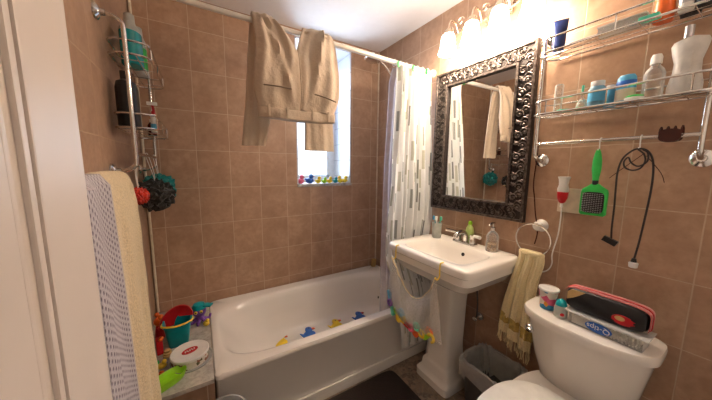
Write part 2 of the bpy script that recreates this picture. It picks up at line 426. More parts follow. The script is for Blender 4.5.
# door leaf, swung open against the left side
E0, H0 = V((-1.648, -1.495, 0)), V((-1.722, -2.20, 0))
dx = (H0-E0).normalized(); nx = V((dx.y, -dx.x, 0));
if nx.x < 0: nx = -nx
def DP(a, d, z): return E0+dx*a+nx*d+V((0, 0, z))
Ld = (H0-E0).length; Rm = Matrix((dx, nx, V((0, 0, 1)))).transposed()
b = nb(); box(b, DP(Ld/2, -.018, 1.02), (Ld, .024, 2.02), rot=Rm)
for a in (.055, Ld-.055): box(b, DP(a, -.004, 1.02), (.11, .012, 2.02), rot=Rm, bev=.003)
for z in (.11, 1.96): box(b, DP(Ld/2, -.0045, z), (Ld-.2, .011, .13), rot=Rm, bev=.003)
dr = struct('door_1', b, 'door')
b = nb()
for a0, d0, t0 in ((.118, -.004, .008), (.138, -.0085, .006)):
    for a in (a0, Ld-a0): box(b, DP(a, d0, 1.03), (t0*1.3, t0, 1.8), rot=Rm, bev=.002)
    for z in (.18+(a0-.11), 1.89-(a0-.11)): box(b, DP(Ld/2, d0, z), (Ld-2*a0, t0, t0*1.3), rot=Rm, bev=.002)
struct('moulding', b, 'door', parent=dr)
b = nb(); lathe(b, [(.012, 0), (.012, .035), (.028, .045), (.03, .06), (.02, .075), (.001, .08)], DP(.06, 0, .88), ax=nx)
struct('door_knob', b, 'chrome', flat=False, parent=dr)

# ledge left of the tub
t = thing('tub_ledge', 'grey marble topped ledge between the left wall and the bathtub', 'ledge', (-1.637, -.40, 0))
b = nb(); box(b, (-1.6375, -.405, .377), (.303, .80, .022), bev=.004); part(t, 'marble_top', b, 'marble')
b = nb(); box(b, (-1.6375, -.395, .183), (.303, .78, .366)); part(t, 'tiled_base', b, 'tile_back', flat=True, label='tan tiled base')

# ================================================================== BATHTUB
t = thing('bathtub', 'white enamelled bathtub along the window wall', 'bathtub', (-.745, -.40, 0))
b = nb(); N_ = 128
tc = (-.744, -.402)
rr = []
def ring2(c, a, bb, z, e): rr.append(sup(c, a, bb, z, N_, e))
ring2(tc, .738, .390, .0, 40); ring2(tc, .738, .390, .355, 40); ring2(tc, .741, .396, .362, 40); ring2(tc, .741, .396, .382, 36); ring2(tc, .735, .391, .390, 30)
ring2((-.752, -.416), .705, .328, .391, 6); ring2((-.750, -.416), .696, .318, .387, 5); ring2((-.747, -.416), .686, .308, .374, 4.4)
ring2((-.740, -.418), .672, .298, .345, 4); ring2((-.705, -.422), .620, .278, .24, 3.8); ring2((-.665, -.426), .565, .258, .15, 3.6); ring2((-.640, -.43), .525, .242, .112, 3.5)
ring2((-.630, -.43), .500, .225, .094, 3.4); ring2((-.625, -.43), .465, .200, .084, 3.3); ring2((-.625, -.43), .40, .16, .080, 3.2); ring2((-.62, -.43), .1, .04, .078, 2.5)
rings(b, rr, cap0=False)
part(t, 'basin', b, 'enamel')
b = nb(); box(b, (-.744, -.800, .045), (1.474, .012, .05), bev=.003); box(b, (-.744, -.7965, .02), (1.474, .02, .04), bev=.003); part(t, 'skirt_strip', b, 'enamel')
b = nb(); lathe(b, [(.033, 0), (.033, .004), (.026, .008), (.001, .009)], (-.118, -.36, .27), ax=(-1, 0, .12)); part(t, 'overflow_plate', b, 'chrome', label='round chrome overflow plate')
b = nb(); lathe(b, [(.011, 0), (.011, .006), (.001, .007)], (-.135, -.245, .175), ax=(-1, 0, .2)); part(t, 'drain_lever', b, 'black', label='small dark screw hole')

def duck_mat_piece(x, y, z, s, body, beak, label):
    t = thing('duck_sticker', label, 'sticker', (x, y, z), 'duck shaped bath stickers', rotz=0)
    def outl(k, cx, cy, rx, ry): return [V((x+cx*s+rx*s*math.cos(2*PI*i/k), y+(cy*s+ry*s*math.sin(2*PI*i/k))*1.35, z)) for i in range(k)]
    b = nb(); prism(b, outl(24, 0, -.1, .55, .38), (0, 0, .006)); prism(b, outl(20, .18, .42, .32, .30), (0, 0, .0062))
    prism(b, [V((x+a*s, y+c*s*1.35, z)) for a, c in ((-.4, 0), (-.75, .28), (-.62, -.15), (-.35, -.3))], (0, 0, .0061))
    part(t, 'body', b, body)
    b = nb(); prism(b, [V((x+a*s, y+c*s*1.35, z+.001)) for a, c in ((.45, .5), (.74, .42), (.72, .3), (.46, .3))], (0, 0, .0065)); part(t, 'beak', b, beak)
    b = nb(); prism(b, [V((x+(.24+.05*math.cos(i))*s, y+(.5+.05*math.sin(i))*s*1.35, z+.004)) for i in range(6)], (0, 0, .004)); part(t, 'eye', b, 'black')
    for cx in (-.35, .35):
        b = nb(); prism(b, outl(12, cx, -.42, .16, .12), (0, 0, .0068)); part(t, 'foot', b, beak)
duck_mat_piece(-1.05, -.290, .0835, .085, 'duckyel', 'orange', 'yellow duck sticker in the tub, nearest its left end')
duck_mat_piece(-.834, -.300, .0835, .085, 'blue', 'orange', 'blue duck sticker in the tub between the two yellow ones')
duck_mat_piece(-.603, -.310, .0835, .085, 'duckyel', 'orange', 'yellow duck sticker in the tub, further from its left end')
duck_mat_piece(-.375, -.310, .0835, .085, 'blue', 'red', 'blue duck sticker in the tub nearest the curtain end')
b = nb(); box(b, (-.062, -.055, .431), (.04, .028, .078), rot=Matrix.Rotation(.12, 3, 'Y'), bev=.006)
single('soap_sponge', b, 'cream', 'small tan sponge upright in the far corner of the tub rim', 'sponge', (-.062, -.055, .392))

# ================================================================== ROD, CURTAIN, SHOWER
ROD_Y, ROD_Z = -.67, 2.055
t = thing('curtain_rod', 'white shower curtain rod running across above the tub', 'curtain rod', (-.9, ROD_Y, ROD_Z))
b = nb(); cyl(b, (XL+.002, ROD_Y, ROD_Z+.012), (-.6, ROD_Y, ROD_Z), .0125); cyl(b, (-.75, ROD_Y, ROD_Z+.002), (-.002, ROD_Y, ROD_Z-.014), .0145); part(t, 'tube', b, 'rodm')
b = nb(); lathe(b, [(.027, 0), (.027, .012), (.016, .03)], (XL+.001, ROD_Y, ROD_Z+.012), ax=(1, 0, 0)); part(t, 'end_cap', b, 'rodm')
b = nb(); lathe(b, [(.027, 0), (.027, .012), (.016, .03)], (-.001, ROD_Y, ROD_Z-.014), ax=(-1, 0, 0)); part(t, 'end_cap', b, 'rodm')

t = thing('shower_curtain', 'white shower curtain with grey and olive dashes bunched by the right wall', 'shower curtain', (-.2, ROD_Y, 0))
def curt(u, v):
    z = 2.035+(.14-2.035)*v
    xl = -.342-.085*min(1, max(0, (v-.05)/.5)); xr = -.018
    if v > .55: xr = -.018-.10*min(1, (v-.55)/.35); xl += .05*max(0, v-.7)/.3
    a = .013+.010*math.sin(v*3)
    ph = u*2*PI*7.5
    x = xl+(xr-xl)*u+.008*math.sin(ph*.5+v*4)
    s_ = max(0, min(1, (.80-z)/.36)); s_ = s_*s_*(3-2*s_)
    yb = ROD_Y-.005-.045*min(1, v/.45)*(1-s_)-.175*s_
    if v > .3: a *= .75
    a *= 1-.35*s_
    y = yb+a*math.sin(ph+.6*math.sin(v*5))*(1+.25*math.sin(u*31))+.006*math.sin(u*50+v*9)
    return V((x, y, z))
b = nb(); grid(b, curt, 180, 40, uvs=lambda u, v: (u*1.25, 1.9*v)); part(t, 'cloth', b, 'curtain')
def liner(u, v):
    z = 2.03+(.20-2.03)*v; xl = -.355-.02*min(1,v*3); xr = -.12
    ph = u*2*PI*5
    return V((xl+(xr-xl)*u+.006*math.sin(v*6+u*9), -.605-.0*v+.018*math.sin(ph+v)+(-.03 if v < .04 else 0) - .03*max(0, .35-v), z))
b = nb(); grid(b, liner, 90, 20); part(t, 'liner', b, 'liner', label='translucent inner liner')
for i in range(8):
    x = -.36+.345*i/7
    b = nb(); tube(b, [(x+.002*math.sin(k), ROD_Y+.019*math.cos(k*2*PI/14), ROD_Z-.010+.021*math.sin(k*2*PI/14)) for k in range(14)], .0022, n=6, closed=True)
    part(t, 'ring', b, 'white')
for x in (-.345, -.215, -.09):
    b = nb(); box(b, (x, ROD_Y-.022, ROD_Z-.022), (.012, .01, .036), bev=.002); part(t, 'clip', b, 'green', label='small green clip')

t = thing('wall_shower', 'round chrome shower head on a bent arm near the ceiling', 'shower head', (0, -.28, 2.11))
b = nb(); tube(b, [(-.002, -.27, 2.12), (-.06, -.27, 2.135), (-.13, -.275, 2.185), (-.19, -.28, 2.215), (-.235, -.285, 2.225)], .010, sm=5); part(t, 'arm', b, 'chrome')
b = nb(); lathe(b, [(.03, 0), (.028, .008), (.012, .014)], (-.001, -.27, 2.12), ax=(-1, 0, 0)); part(t, 'flange', b, 'chrome')
b = nb(); lathe(b, [(.012, .055), (.016, .035), (.03, .022), (.062, .012), (.064, 0), (.055, -.004), (.001, -.003)], (-.275, -.29, 2.205), ax=(.15, 0, 1)); part(t, 'head', b, 'chrome')

# ================================================================== TROUSERS over the rod
t = thing('khaki_trousers', 'khaki trousers hanging upside down over the curtain rod', 'trousers', (-1.03, ROD_Y, ROD_Z))
def leg(side):
    # key rings: (x_left, x_right, y, z, thickness)
    if side < 0:
        K = [(-1.232, -1.022, -.735, 1.652, .050), (-1.252, -1.018, -.738, 1.74, .060), (-1.243, -1.025, -.735, 1.84, .058), (-1.232, -1.030, -.728, 1.93, .048),
             (-1.236, -1.075, -.715, 2.01, .036), (-1.238, -1.125, -.693, 2.066, .026), (-1.238, -1.135, -.670, 2.093, .018), (-1.240, -1.135, -.648, 2.062, .018),
             (-1.248, -1.12, -.632, 1.98, .018), (-1.262, -1.12, -.625, 1.80, .018), (-1.280, -1.150, -.622, 1.62, .018), (-1.297, -1.180, -.620, 1.475, .018)]
    else:
        K = [(-1.040, -.835, -.735, 1.652, .050), (-1.040, -.805, -.738, 1.74, .060), (-1.036, -.800, -.735, 1.84, .056), (-1.038, -.808, -.728, 1.93, .046),
             (-1.018, -.812, -.715, 2.01, .036), (-.995, -.818, -.693, 2.063, .026), (-.985, -.822, -.670, 2.088, .018), (-.985, -.820, -.648, 2.060, .018),
             (-.975, -.812, -.632, 1.98, .018), (-.962, -.80, -.625, 1.80, .018), (-.960, -.785, -.622, 1.62, .018), (-.962, -.776, -.620, 1.462, .018)]
    # interpolate
    P = smooth([V((k[0], k[1], 0)) for k in K], 7); Q = smooth([V((k[2], k[3], k[4])) for k in K], 7)
    n = 72; L = []
    for i, (p, q_) in enumerate(zip(P, Q)):
        s = i/(len(P)-1); row = []
        # direction of the thickness: y in hanging parts
        i0, i1 = max(i-1, 0), min(i+1, len(P)-1)
        tg = V((0, Q[i1].x-Q[i0].x, Q[i1].y-Q[i0].y)).normalized(); nr = V((0, -tg.z, tg.y))
        for k in range(n):
            a = 2*PI*k/n; cu = math.cos(a); su = math.sin(a)
            sx = math.copysign(abs(cu)**.75, cu)
            w_ = (p.y-p.x)/2; cx = (p.x+p.y)/2
            x = cx+w_*sx
            fold = .0
            uu = (sx+1)/2
            fan = min(1, s/.42)
            fold += .012*math.sin(uu*9+side*1.1+s*5)*(.3+fan*.9)+.006*math.sin(uu*21-s*9)*(.4+fan)
            fold += .016*math.exp(-((uu-(.30+.55*(1-fan) if side < 0 else .62-.4*(1-fan)))/.07)**2)*(s < .5)*min(1, s*8)
            if s > .5: fold *= .6*(1-.3*(s-.5))
            th = q_.z/2*math.copysign(abs(su)**.7, su)
            base = V((x, q_.x, q_.y))+nr*th
            if s > .45 and abs(s-.5) < .06: fold *= .35
            base += nr*(fold*(1 if su >= 0 else .5)*(1-abs(sx)**6))
            if s < .5: base.z += .006*math.sin(uu*13)*(1-s)*.5
            row.append(base)
        L.append(row)
    b = nb(); rings(b, L); return b
for sd, nm in ((-1, 'trouser_leg'), (1, 'trouser_leg')): part(t, nm, leg(sd), 'khaki')
# waistband
b = nb(); L = []
for z, g in ((1.606, .0), (1.610, .004), (1.648, .005), (1.655, .001)):
    row = []
    for k in range(80):
        a = 2*PI*k/80; cu, su = math.cos(a), math.sin(a); x = -1.033+(.200+g*.5)*math.copysign(abs(cu)**.6, cu)
        row.append(V((x, -.735+(.026+g)*math.copysign(abs(su)**.6, su)+.005*math.sin(x*40), z+.006*math.sin(x*9+1)+.004*(x+1.03)*5)))
    L.append(row)
rings(b, L); wb = part(t, 'waistband', b, 'khaki')
for x in (-1.19, -1.10, -.97, -.88):
    b = nb(); box(b, (x, -.771, 1.634), (.011, .006, .052), bev=.001); part(t, 'belt_loop', b, 'khaki')
for x0, x1, z0, z1 in ((-1.215, -1.085, 1.742, 1.742), (-.965, -.845, 1.735, 1.712)):
    b = nb(); tube(b, [(x0, -.786, z0), ((x0+x1)/2, -.793, (z0+z1)/2), (x1, -.786, z1)], .0035, sm=5); part(t, 'pocket_welt', b, 'khakid', label='dark pocket slit')
b = nb(); tube(b, [(-1.032, -.772, 1.66), (-1.030, -.776, 1.74), (-1.032, -.772, 1.84), (-1.034, -.757, 1.92)], .003, sm=5); part(t, 'centre_seam', b, 'khaki')

# ================================================================== RACKS
def rrect(x0, x1, y0, y1, z, r, k=5):
    out = []
    for cx, cy, a0 in ((x1-r, y1-r, 0), (x0+r, y1-r, PI/2), (x0+r, y0+r, PI), (x1-r, y0+r, 1.5*PI)):
        for i in range(k+1): a = a0+PI/2*i/k; out.append(V((cx+r*math.cos(a), cy+r*math.sin(a), z)))
    return out
def rack(label, wallx, sgn, y0, y1, ztop, zbot, zbar, shelves, cat='shelf rack'):
    t = thing('wall_rack', label, cat, (wallx, (y0+y1)/2, zbot))
    px = wallx+sgn*.08
    for y in (y0, y1):
        b = nb(); tube(b, [(wallx+sgn*.004, y, ztop), (wallx+sgn*.045, y, ztop-.002), (px-sgn*.006, y, ztop-.02), (px, y, ztop-.06), (px, y, (ztop+zbot)/2), (px, y, zbot+.05), (px-sgn*.006, y, zbot+.02), (wallx+sgn*.045, y, zbot+.002), (wallx+sgn*.004, y, zbot)], .0078, n=12, sm=5)
        p = part(t, 'post', b, 'chrome')
        for z in (ztop, zbot):
            b = nb(); lathe(b, [(.031, 0), (.030, .006), (.022, .012), (.013, .016), (.011, .03)], (wallx+sgn*.001, y, z), ax=(sgn, 0, 0)); part(t, 'flange', b, 'chrome')
    b = nb(); cyl(b, (px, y0, zbar), (px, y1, zbar), .0078, n=12); part(t, 'cross_bar', b, 'chrome')
    for zb, zr in shelves:
        a, c = sorted((wallx+sgn*.014, wallx+sgn*.150)); e0, e1 = min(y0, y1)-(.03 if sgn < 0 else -.03), max(y0, y1)+.005
        b = nb()
        tube(b, rrect(a, c, e0, e1, zb, .05), .0042, n=8, closed=True); tube(b, rrect(a, c, e0, e1, zr, .05), .0042, n=8, closed=True)
        for k in range(4):
            y = e0+.08+(e1-e0-.16)*k/3; tube(b, [(a, y, zb), (c, y, zb)], .0018, n=6)
        for k in range(2): x = a+(c-a)*(k+1)/3; tube(b, [(x, e0+.004, zb), (x, e1-.004, zb)], .0018, n=6)
        for y in (e0+.06, (e0+e1)/2, e1-.06): tube(b, [(wallx+sgn*.150, y, zb), (wallx+sgn*.150, y, zr)], .0028, n=6)
        part(t, 'basket', b, 'chrome')
    return t
rack('two tier chrome wire rack on the right wall above the toilet', 0, -1, -1.425, -1.915, 1.985, 1.41, 1.487, ((1.878, 1.935), (1.615, 1.672)))
rack('two tier chrome wire rack on the left wall above the towels', XL, 1, -.68, -.10, 1.936, 1.345, 1.415, ((1.815, 1.865), (1.525, 1.582)))

# ---- bottles
def bottle(name, label, cat, x, y, z, prof, m, cap=None, capm='white', sx=1., sy=1., group=None, extra=None, n=28):
    t = thing(name, label, cat, (x, y, z), group)
    b = nb(); lathe(b, prof, (x, y, z), sx=sx, sy=sy, n=n); part(t, 'body', b, m)
    if cap:
        b = nb(); lathe(b, cap, (x, y, z)); part(t, 'cap', b, capm)
    if extra: extra(t, x, y, z)
    return t
def label_band(col, z0, z1, r, sx=1., sy=1.):
    def f(t, x, y, z):
        b = nb(); lathe(b, [(r-.0005, z0), (r+.0006, z0+.0005), (r+.0006, z1-.0005), (r-.0005, z1)], (x, y, z), sx=sx, sy=sy); part(t, 'paper_label', b, col)
    return f
GR = 'toiletries on the right wall rack'
Zs, Zl = 1.882, 1.619
# top shelf
def tube_item(label, x, y, z, h, r, bodym, capm, spot=None):
    t = thing('cosmetic_tube', label, 'tube', (x, y, z), GR)
    b = nb(); lathe(b, [(r*.85, 0), (r*.88, .002), (r*.88, h*.16), (r*.8, h*.165)], (x, y, z)); part(t, 'cap', b, capm)
    b = nb(); L = []
    for i in range(9):
        s = i/8; rx = r*(1-s)**.6*1.0+.0015; ry = r*(1+.25*s); L.append(circ(V((x, y, z+h*.165+h*.83*s)), V((.92, .38, 0)), V((-.38, .92, 0)), rx, 24, ry))
    rings(b, L); part(t, 'squeeze_body', b, bodym)
    b = nb(); rings(b, [circ(V((x, y, z+h*q_)), V((.92, .38, 0)), V((-.38, .92, 0)), .0022, 24, r*1.27) for q_ in (.955, 1.0)]); part(t, 'crimp', b, 'black')
    if spot:
        b = nb(); ell(b, (x-r*.50, y-r*.2, z+h*.50), (.004, r*.55, r*.55), rot=Matrix.Rotation(.39, 3, 'Z')); part(t, 'emblem', b, spot)
    return t
tube_item('navy and white tube on the upper right shelf, nearest the mirror', -.085, -1.480, Zs, .140, .023, 'navy', 'navy', 'silver')
bottle('spray_can', 'orange spray can on the upper right shelf', 'can', -.075, -1.787, Zs, [(.024, 0), (.025, .003), (.025, .15), (.02, .16), (.012, .165)], 'orange', [(.012, .16), (.012, .19), (.001, .19)], 'white', group=GR,
       extra=label_band('green', .075, .105, .025))
bottle('shampoo_bottle', 'black bottle on the upper right shelf beside the orange can', 'bottle', -.06, -1.845, Zs, [(.022, 0), (.024, .004), (.024, .13), (.012, .15)], 'black', [(.013, .15), (.013, .18), (.001, .18)], 'black', group=GR)
bottle('deodorant_can', 'white and silver can at the right end of the upper shelf', 'can', -.11, -1.842, Zs, [(.017, 0), (.018, .003), (.018, .12), (.012, .13)], 'white', [(.014, .125), (.014, .155), (.001, .156)], 'sky', group=GR,
       extra=label_band('silver', .02, .05, .018))
t = thing('storage_box', 'clear plastic box lying on the upper right shelf', 'box', (-.10, -1.69, Zs), GR)
b = nb(); box(b, (-.10, -1.69, Zs+.016), (.05, .13, .030), bev=.004); part(t, 'case', b, 'clear')
b = nb(); box(b, (-.10, -1.69, Zs+.034), (.052, .134, .006), bev=.002); part(t, 'lid', b, 'frost')
b = nb(); box(b, (-.125, -1.765, Zs+.008), (.035, .05, .014), bev=.004)
single('soap_case', b, 'mint', 'flat green case lying on the upper right shelf', 'case', (-.125, -1.765, Zs), GR)
b = nb(); L = [circ(V((-.10, -1.895+.0, Zs+h)), V((1, 0, 0)), V((0, 1, 0)), r, 20, r*1.3) for r, h in ((.028, 0), (.034, .012), (.034, .03), (.031, .034))]; rings(b, L)
single('dark_jar', b, 'black', 'low dark jar at the far right end of the upper shelf', 'jar', (-.10, -1.895, Zs), GR)
# lower shelf
bottle('clear_tumbler', 'tall clear container on the lower right shelf nearest the mirror', 'container', -.095, -1.505, Zl+.006, [(.014, 0), (.015, .002), (.0165, .11), (.0135, .116), (.001, .117)], 'clear', None, group=GR)
b = nb(); lathe(b, [(.02, 0), (.025, .002), (.024, .006), (.001, .007)], (-.115, -1.535, Zl)); single('soap_dish', b, 'mint', 'flat sea green dish lying on the lower right shelf', 'dish', (-.115, -1.535, Zl), GR)
t = thing('dropper_bottle', 'small clear bottle with a green tip on the lower right shelf', 'bottle', (-.10, -1.592, Zl), GR)
b = nb(); lathe(b, [(.019, 0), (.021, .003), (.013, .03), (.004, .05), (.003, .075)], (-.10, -1.592, Zl)); part(t, 'body', b, 'clear')
b = nb(); cyl(b, (-.10, -1.592, Zl+.072), (-.10, -1.592, Zl+.096), .0045); part(t, 'tip', b, 'mint')
b = nb(); lathe(b, [(.021, 0), (.022, .002), (.022, .007), (.001, .008)], (-.10, -1.592, Zl+.0)); part(t, 'base', b, 'green')
def jar(label, x, y, r, h, m, capm, bandm=None):
    return bottle('cosmetic_jar', label, 'jar', x, y, Zl, [(r*.9, 0), (r, .004), (r, h*.7), (r*.75, h*.82)], m, [(r*.78, h*.80), (r*.8, h*.81), (r*.8, h), (r*.3, h+.002)], capm, group=GR, extra=label_band(bandm, h*.2, h*.6, r) if bandm else None)
jar('bright blue jar with a white lid on the lower right shelf', -.105, -1.640, .027, .098, 'clearb', 'white', 'sky')
jar('smaller pale blue jar partly behind the bright blue one', -.052, -1.668, .020, .085, 'sky', 'white', None)
bottle('mouthwash_bottle', 'blue rounded stick with a pale label on the lower right shelf', 'bottle', -.10, -1.722, Zl, [(.026, 0), (.028, .004), (.028, .055), (.027, .075), (.026, .09), (.020, .1), (.001, .104)], 'sky', None, sx=.65, group=GR,
       extra=lambda t, x, y, z: (label_band('ivory', .008, .05, .028, sx=.65)(t, x, y, z), (lambda b: (lathe(b, [(.0275, .06), (.0285, .062), (.028, .078), (.026, .08)], (x, y, z), sx=.66), part(t, 'collar', b, 'blue')))(nb())))
t = bottle('clear_bottle', 'clear empty bottle with a white flip cap on the lower right shelf', 'bottle', -.095, -1.79, Zl, [(.025, 0), (.027, .003), (.027, .085), (.022, .10), (.012, .112), (.012, .12)], 'clear', [(.015, .118), (.015, .14), (.011, .15), (.001, .151)], 'white', group=GR)
t = thing('travel_dish', 'small white dish with a green lid in front of the clear bottle', 'dish', (-.12, -1.758, Zl), GR)
b = nb(); lathe(b, [(.022, 0), (.025, .003), (.026, .010), (.024, .011)], (-.12, -1.752, Zl)); part(t, 'dish', b, 'white')
b = nb(); lathe(b, [(.023, .0105), (.023, .015), (.018, .018), (.001, .018)], (-.12, -1.752, Zl)); part(t, 'lid', b, 'green')
t = thing('lotion_bottle', 'large curvy white lotion bottle at the right end of the lower shelf', 'bottle', (-.10, -1.862, Zl-.002), GR)
b = nb(); L = []
for h, rx, ry in ((0, .020, .036), (.005, .022, .039), (.03, .022, .039), (.075, .020, .031), (.105, .020, .030), (.135, .021, .037), (.160, .020, .041), (.172, .016, .036), (.180, .008, .016), (.182, .007, .010)):
    L.append(circ(V((-.10, -1.862, Zl-.002+h)), V((1, 0, 0)), V((0, 1, 0)), rx, 32, ry))
rings(b, L); part(t, 'body', b, 'milk')
b = nb(); cyl(b, (-.10, -1.855, Zl+.178), (-.10, -1.855, Zl+.215), .011); part(t, 'cap', b, 'silver', label='silver cylindrical cap')
b = nb(); box(b, (-.1215, -1.862, Zl+.10), (.003, .02, .06), bev=.001); part(t, 'paper_label', b, 'milk')

# left rack bottles
GL = 'bottles on the left wall rack'
Zu, Zd = 1.819, 1.529
t = thing('shampoo_bottle', 'large teal bottle with a pale cap on the upper left shelf, nearer the door', 'bottle', (-1.722, -.46, Zu), GL)
b = nb(); L = [circ(V((-1.722, -.46, Zu+h)), V((1, 0, 0)), V((0, 1, 0)), rx, 32, ry) for h, rx, ry in ((0, .036, .056), (.005, .040, .060), (.14, .040, .060))]; rings(b, L); part(t, 'body', b, 'tealliq')
b = nb(); L = [circ(V((-1.722, -.46, Zu+h)), V((1, 0, 0)), V((0, 1, 0)), rx, 32, ry) for h, rx, ry in ((.14, .040, .060), (.152, .039, .058), (.175, .026, .040), (.188, .02, .024), (.22, .019, .022), (.225, .014, .016))]; rings(b, L); part(t, 'cap', b, 'greyliquid')
t = thing('conditioner_bottle', 'pale bottle with a green label on the upper left shelf, towards the window', 'bottle', (-1.715, -.31, Zu), GL)
b = nb(); L = [circ(V((-1.715, -.31, Zu+h)), V((1, 0, 0)), V((0, 1, 0)), rx, 32, ry) for h, rx, ry in ((0, .028, .042), (.004, .03, .045), (.16, .03, .045), (.19, .02, .03), (.23, .018, .022), (.235, .01, .01))]; rings(b, L); part(t, 'body', b, 'greyliquid')
b = nb(); L = [circ(V((-1.715, -.31, Zu+h)), V((1, 0, 0)), V((0, 1, 0)), rx, 32, ry) for h, rx, ry in ((.03, .0305, .0455), (.13, .0306, .0456))]; rings(b, L); part(t, 'paper_label', b, 'green')
bottle('body_wash_bottle', 'large black bottle on the lower left shelf', 'bottle', -1.735, -.575, Zd, [(.044, 0), (.048, .005), (.048, .160), (.042, .185), (.018, .198)], 'black', [(.018, .195), (.019, .232), (.001, .233)], 'black', sx=.8, sy=1.25, group=GL)
tx = thing('shower_razor', 'red and white razor standing on the lower left shelf', 'razor', (-1.66, -.40, Zd), GL)
b = nb(); tube(b, [(-1.66, -.40, Zd+.004), (-1.662, -.40, Zd+.06), (-1.668, -.405, Zd+.11), (-1.67, -.42, Zd+.135)], .006, sm=4); part(tx, 'handle', b, 'red')
b = nb(); box(b, (-1.67, -.425, Zd+.14), (.042, .012, .016), bev=.003); part(tx, 'razor_head', b, 'white')
bottle('small_bottle', 'small white bottle with a blue band on the lower left shelf', 'bottle', -1.665, -.45, Zd, [(.012, 0), (.013, .002), (.013, .075), (.008, .085)], 'white', [(.008, .085), (.008, .1), (.001, .1)], 'red', group=GL, extra=label_band('sky', .015, .04, .013))
bottle('small_bottle', 'short brown bottle at the far end of the lower left shelf', 'bottle', -1.70, -.22, Zd, [(.018, 0), (.02, .003), (.02, .06), (.01, .075)], 'brownred', [(.01, .074), (.01, .092), (.001, .092)], 'white', group=GL)

def pouf(label, x, y, z, r, m, ztop, barx):
    t = thing('bath_pouf', label, 'bath pouf', (x, y, z), 'bath poufs hanging from the left rack')
    b = nb(); r_ = bmesh.ops.create_icosphere(b, subdivisions=4, radius=1.)
    for v in r_['verts']:
        d = v.co.normalized(); k = 1+.22*mnoise.noise(d*5+V((x*9, y*9, 0)))+.14*math.sin(d.x*17+3*math.sin(d.y*13))*math.sin(d.z*15)
        v.co = V((x, y, z))+d*r*k
    part(t, 'netting', b, m)
    b = nb(); tube(b, [(x, y, z+r*.7), (x-.002, y+.006, (z+ztop)/2+.02), (barx, y+.003, ztop+.009), (barx-.008, y, ztop), (x-.004, y-.006, (z+ztop)/2), (x, y-.003, z+r*.7)], .0018, n=6, sm=4); part(t, 'cord', b, 'white')
pouf('red bath pouf hanging from the left rack beside the yellow towel', -1.715, -.66, 1.240, .034, 'poufred', 1.415, -1.71)
pouf('black bath pouf hanging from the left rack', -1.69, -.38, 1.215, .078, 'pouf', 1.415, -1.71)
pouf('teal bath pouf hanging from the left rack, furthest from the door', -1.70, -.13, 1.235, .080, 'poufteal', 1.415, -1.71)

# ================================================================== TOWELS LEFT
t = thing('towel_bar', 'metal towel bar on the left wall holding the bath towel', 'towel bar', (XL, -1.2, 1.34))
b = nb(); cyl(b, (-1.715, -.90, 1.310), (-1.715, -1.50, 1.310), .008); part(t, 'bar', b, 'chrome')
for y in (-.905, -1.495):
    b = nb(); tube(b, [(XL+.002, y, 1.310), (-1.715, y, 1.310)], .007); lathe(b, [(.024, 0), (.022, .008), (.01, .014)], (XL+.001, y, 1.310), ax=(1, 0, 0)); part(t, 'bracket', b, 'chrome')
def over_bar(yl, yr, yl2, yr2, zb, zback, th, bulge, seed, xf, barz=1.35, barx=-1.715):
    # rings along a path: front bottom -> over the bar -> back bottom ; cross-section spans y
    path = [(xf+bulge*.6, zb), (xf+bulge, zb+.12), (xf+bulge*.9, zb+.35), (xf+bulge*.3, zb+.65), (xf, barz-.10), (xf-.006, barz-.02), (barx+.008, barz+.012), (barx-.010, barz+.008), (barx-.030, barz-.04), (barx-.032, zback+.2), (barx-.030, zback)]
    P = smooth([V((a, 0, z)) for a, z in path], 6); n = 72; L = []; m = len(P)
    for i, p in enumerate(P):
        s = i/(m-1); fr_ = max(0, min(1, (barz-p.z)/(barz-zb))); 
        if i > m*.6: fr_ *= .3
        a, c = yl+(yl2-yl)*fr_, yr+(yr2-yr)*fr_
        i0, i1 = max(0, i-1), min(m-1, i+1); tg = (P[i1]-P[i0]).normalized(); nr = V((tg.z, 0, -tg.x))
        row = []
        for k in range(n):
            al = 2*PI*k/n; cu, su = math.cos(al), math.sin(al); sx = math.copysign(abs(cu)**.7, cu); uu = (sx+1)/2
            y = (a+c)/2+(c-a)/2*sx
            f = (.013*(abs(math.sin(uu*7.5+seed+fr_*.8))-.4)+.004*math.sin(uu*19+seed*2-fr_*3))*(.25+fr_)
            f += .004*mnoise.noise(V((y*22, p.z*22, seed)))
            row.append(V((p.x, y, p.z))+nr*(th/2*math.copysign(abs(su)**.6, su)+f*(1-abs(sx)**8)*(1 if i < m*.5 else .2)))
        L.append(row)
    b = nb(); rings(b, L); return b
single('bath_towel', over_bar(-1.25, -.925, -1.25, -.895, .50, .75, .026, .004, 1., -1.688, barz=1.325), 'ytowel', 'pale yellow plush bath towel folded over the bar on the left wall', 'towel', (-1.70, -1.1, 1.35))
def knit_fn(u, v):
    # front from bottom up, over the bar, and down
    z0 = .30; tot = 1.05+.06+.6; d = v*tot
    yl = -1.47; yr = -1.262
    if d < 1.05: z = z0+d-.025; x = -1.672+.012*math.sin(u*5+1)+.01*(1-d/1.05)
    elif d < 1.11: a = (d-1.05)/.06*PI; z = 1.325+.022*math.sin(a); x = -1.706+.030*math.cos(a)
    else: z = 1.325-(d-1.11); x = -1.737
    k = max(0, (1.325-z)/1.05)*(1 if d < 1.05 else .2)
    yr2 = yr+.075*k
    return V((x+.006*math.sin(u*14+z*5)*k, yl+(yr2-yl)*u, z))
b = nb(); grid(b, knit_fn, 24, 80, uvs=lambda u, v: (u*.29, v*1.71))
single('knit_towel', b, 'knit', 'lilac grey open knit towel hanging between the door and the yellow towel', 'towel', (-1.70, -1.34, 1.35), solid=.014)

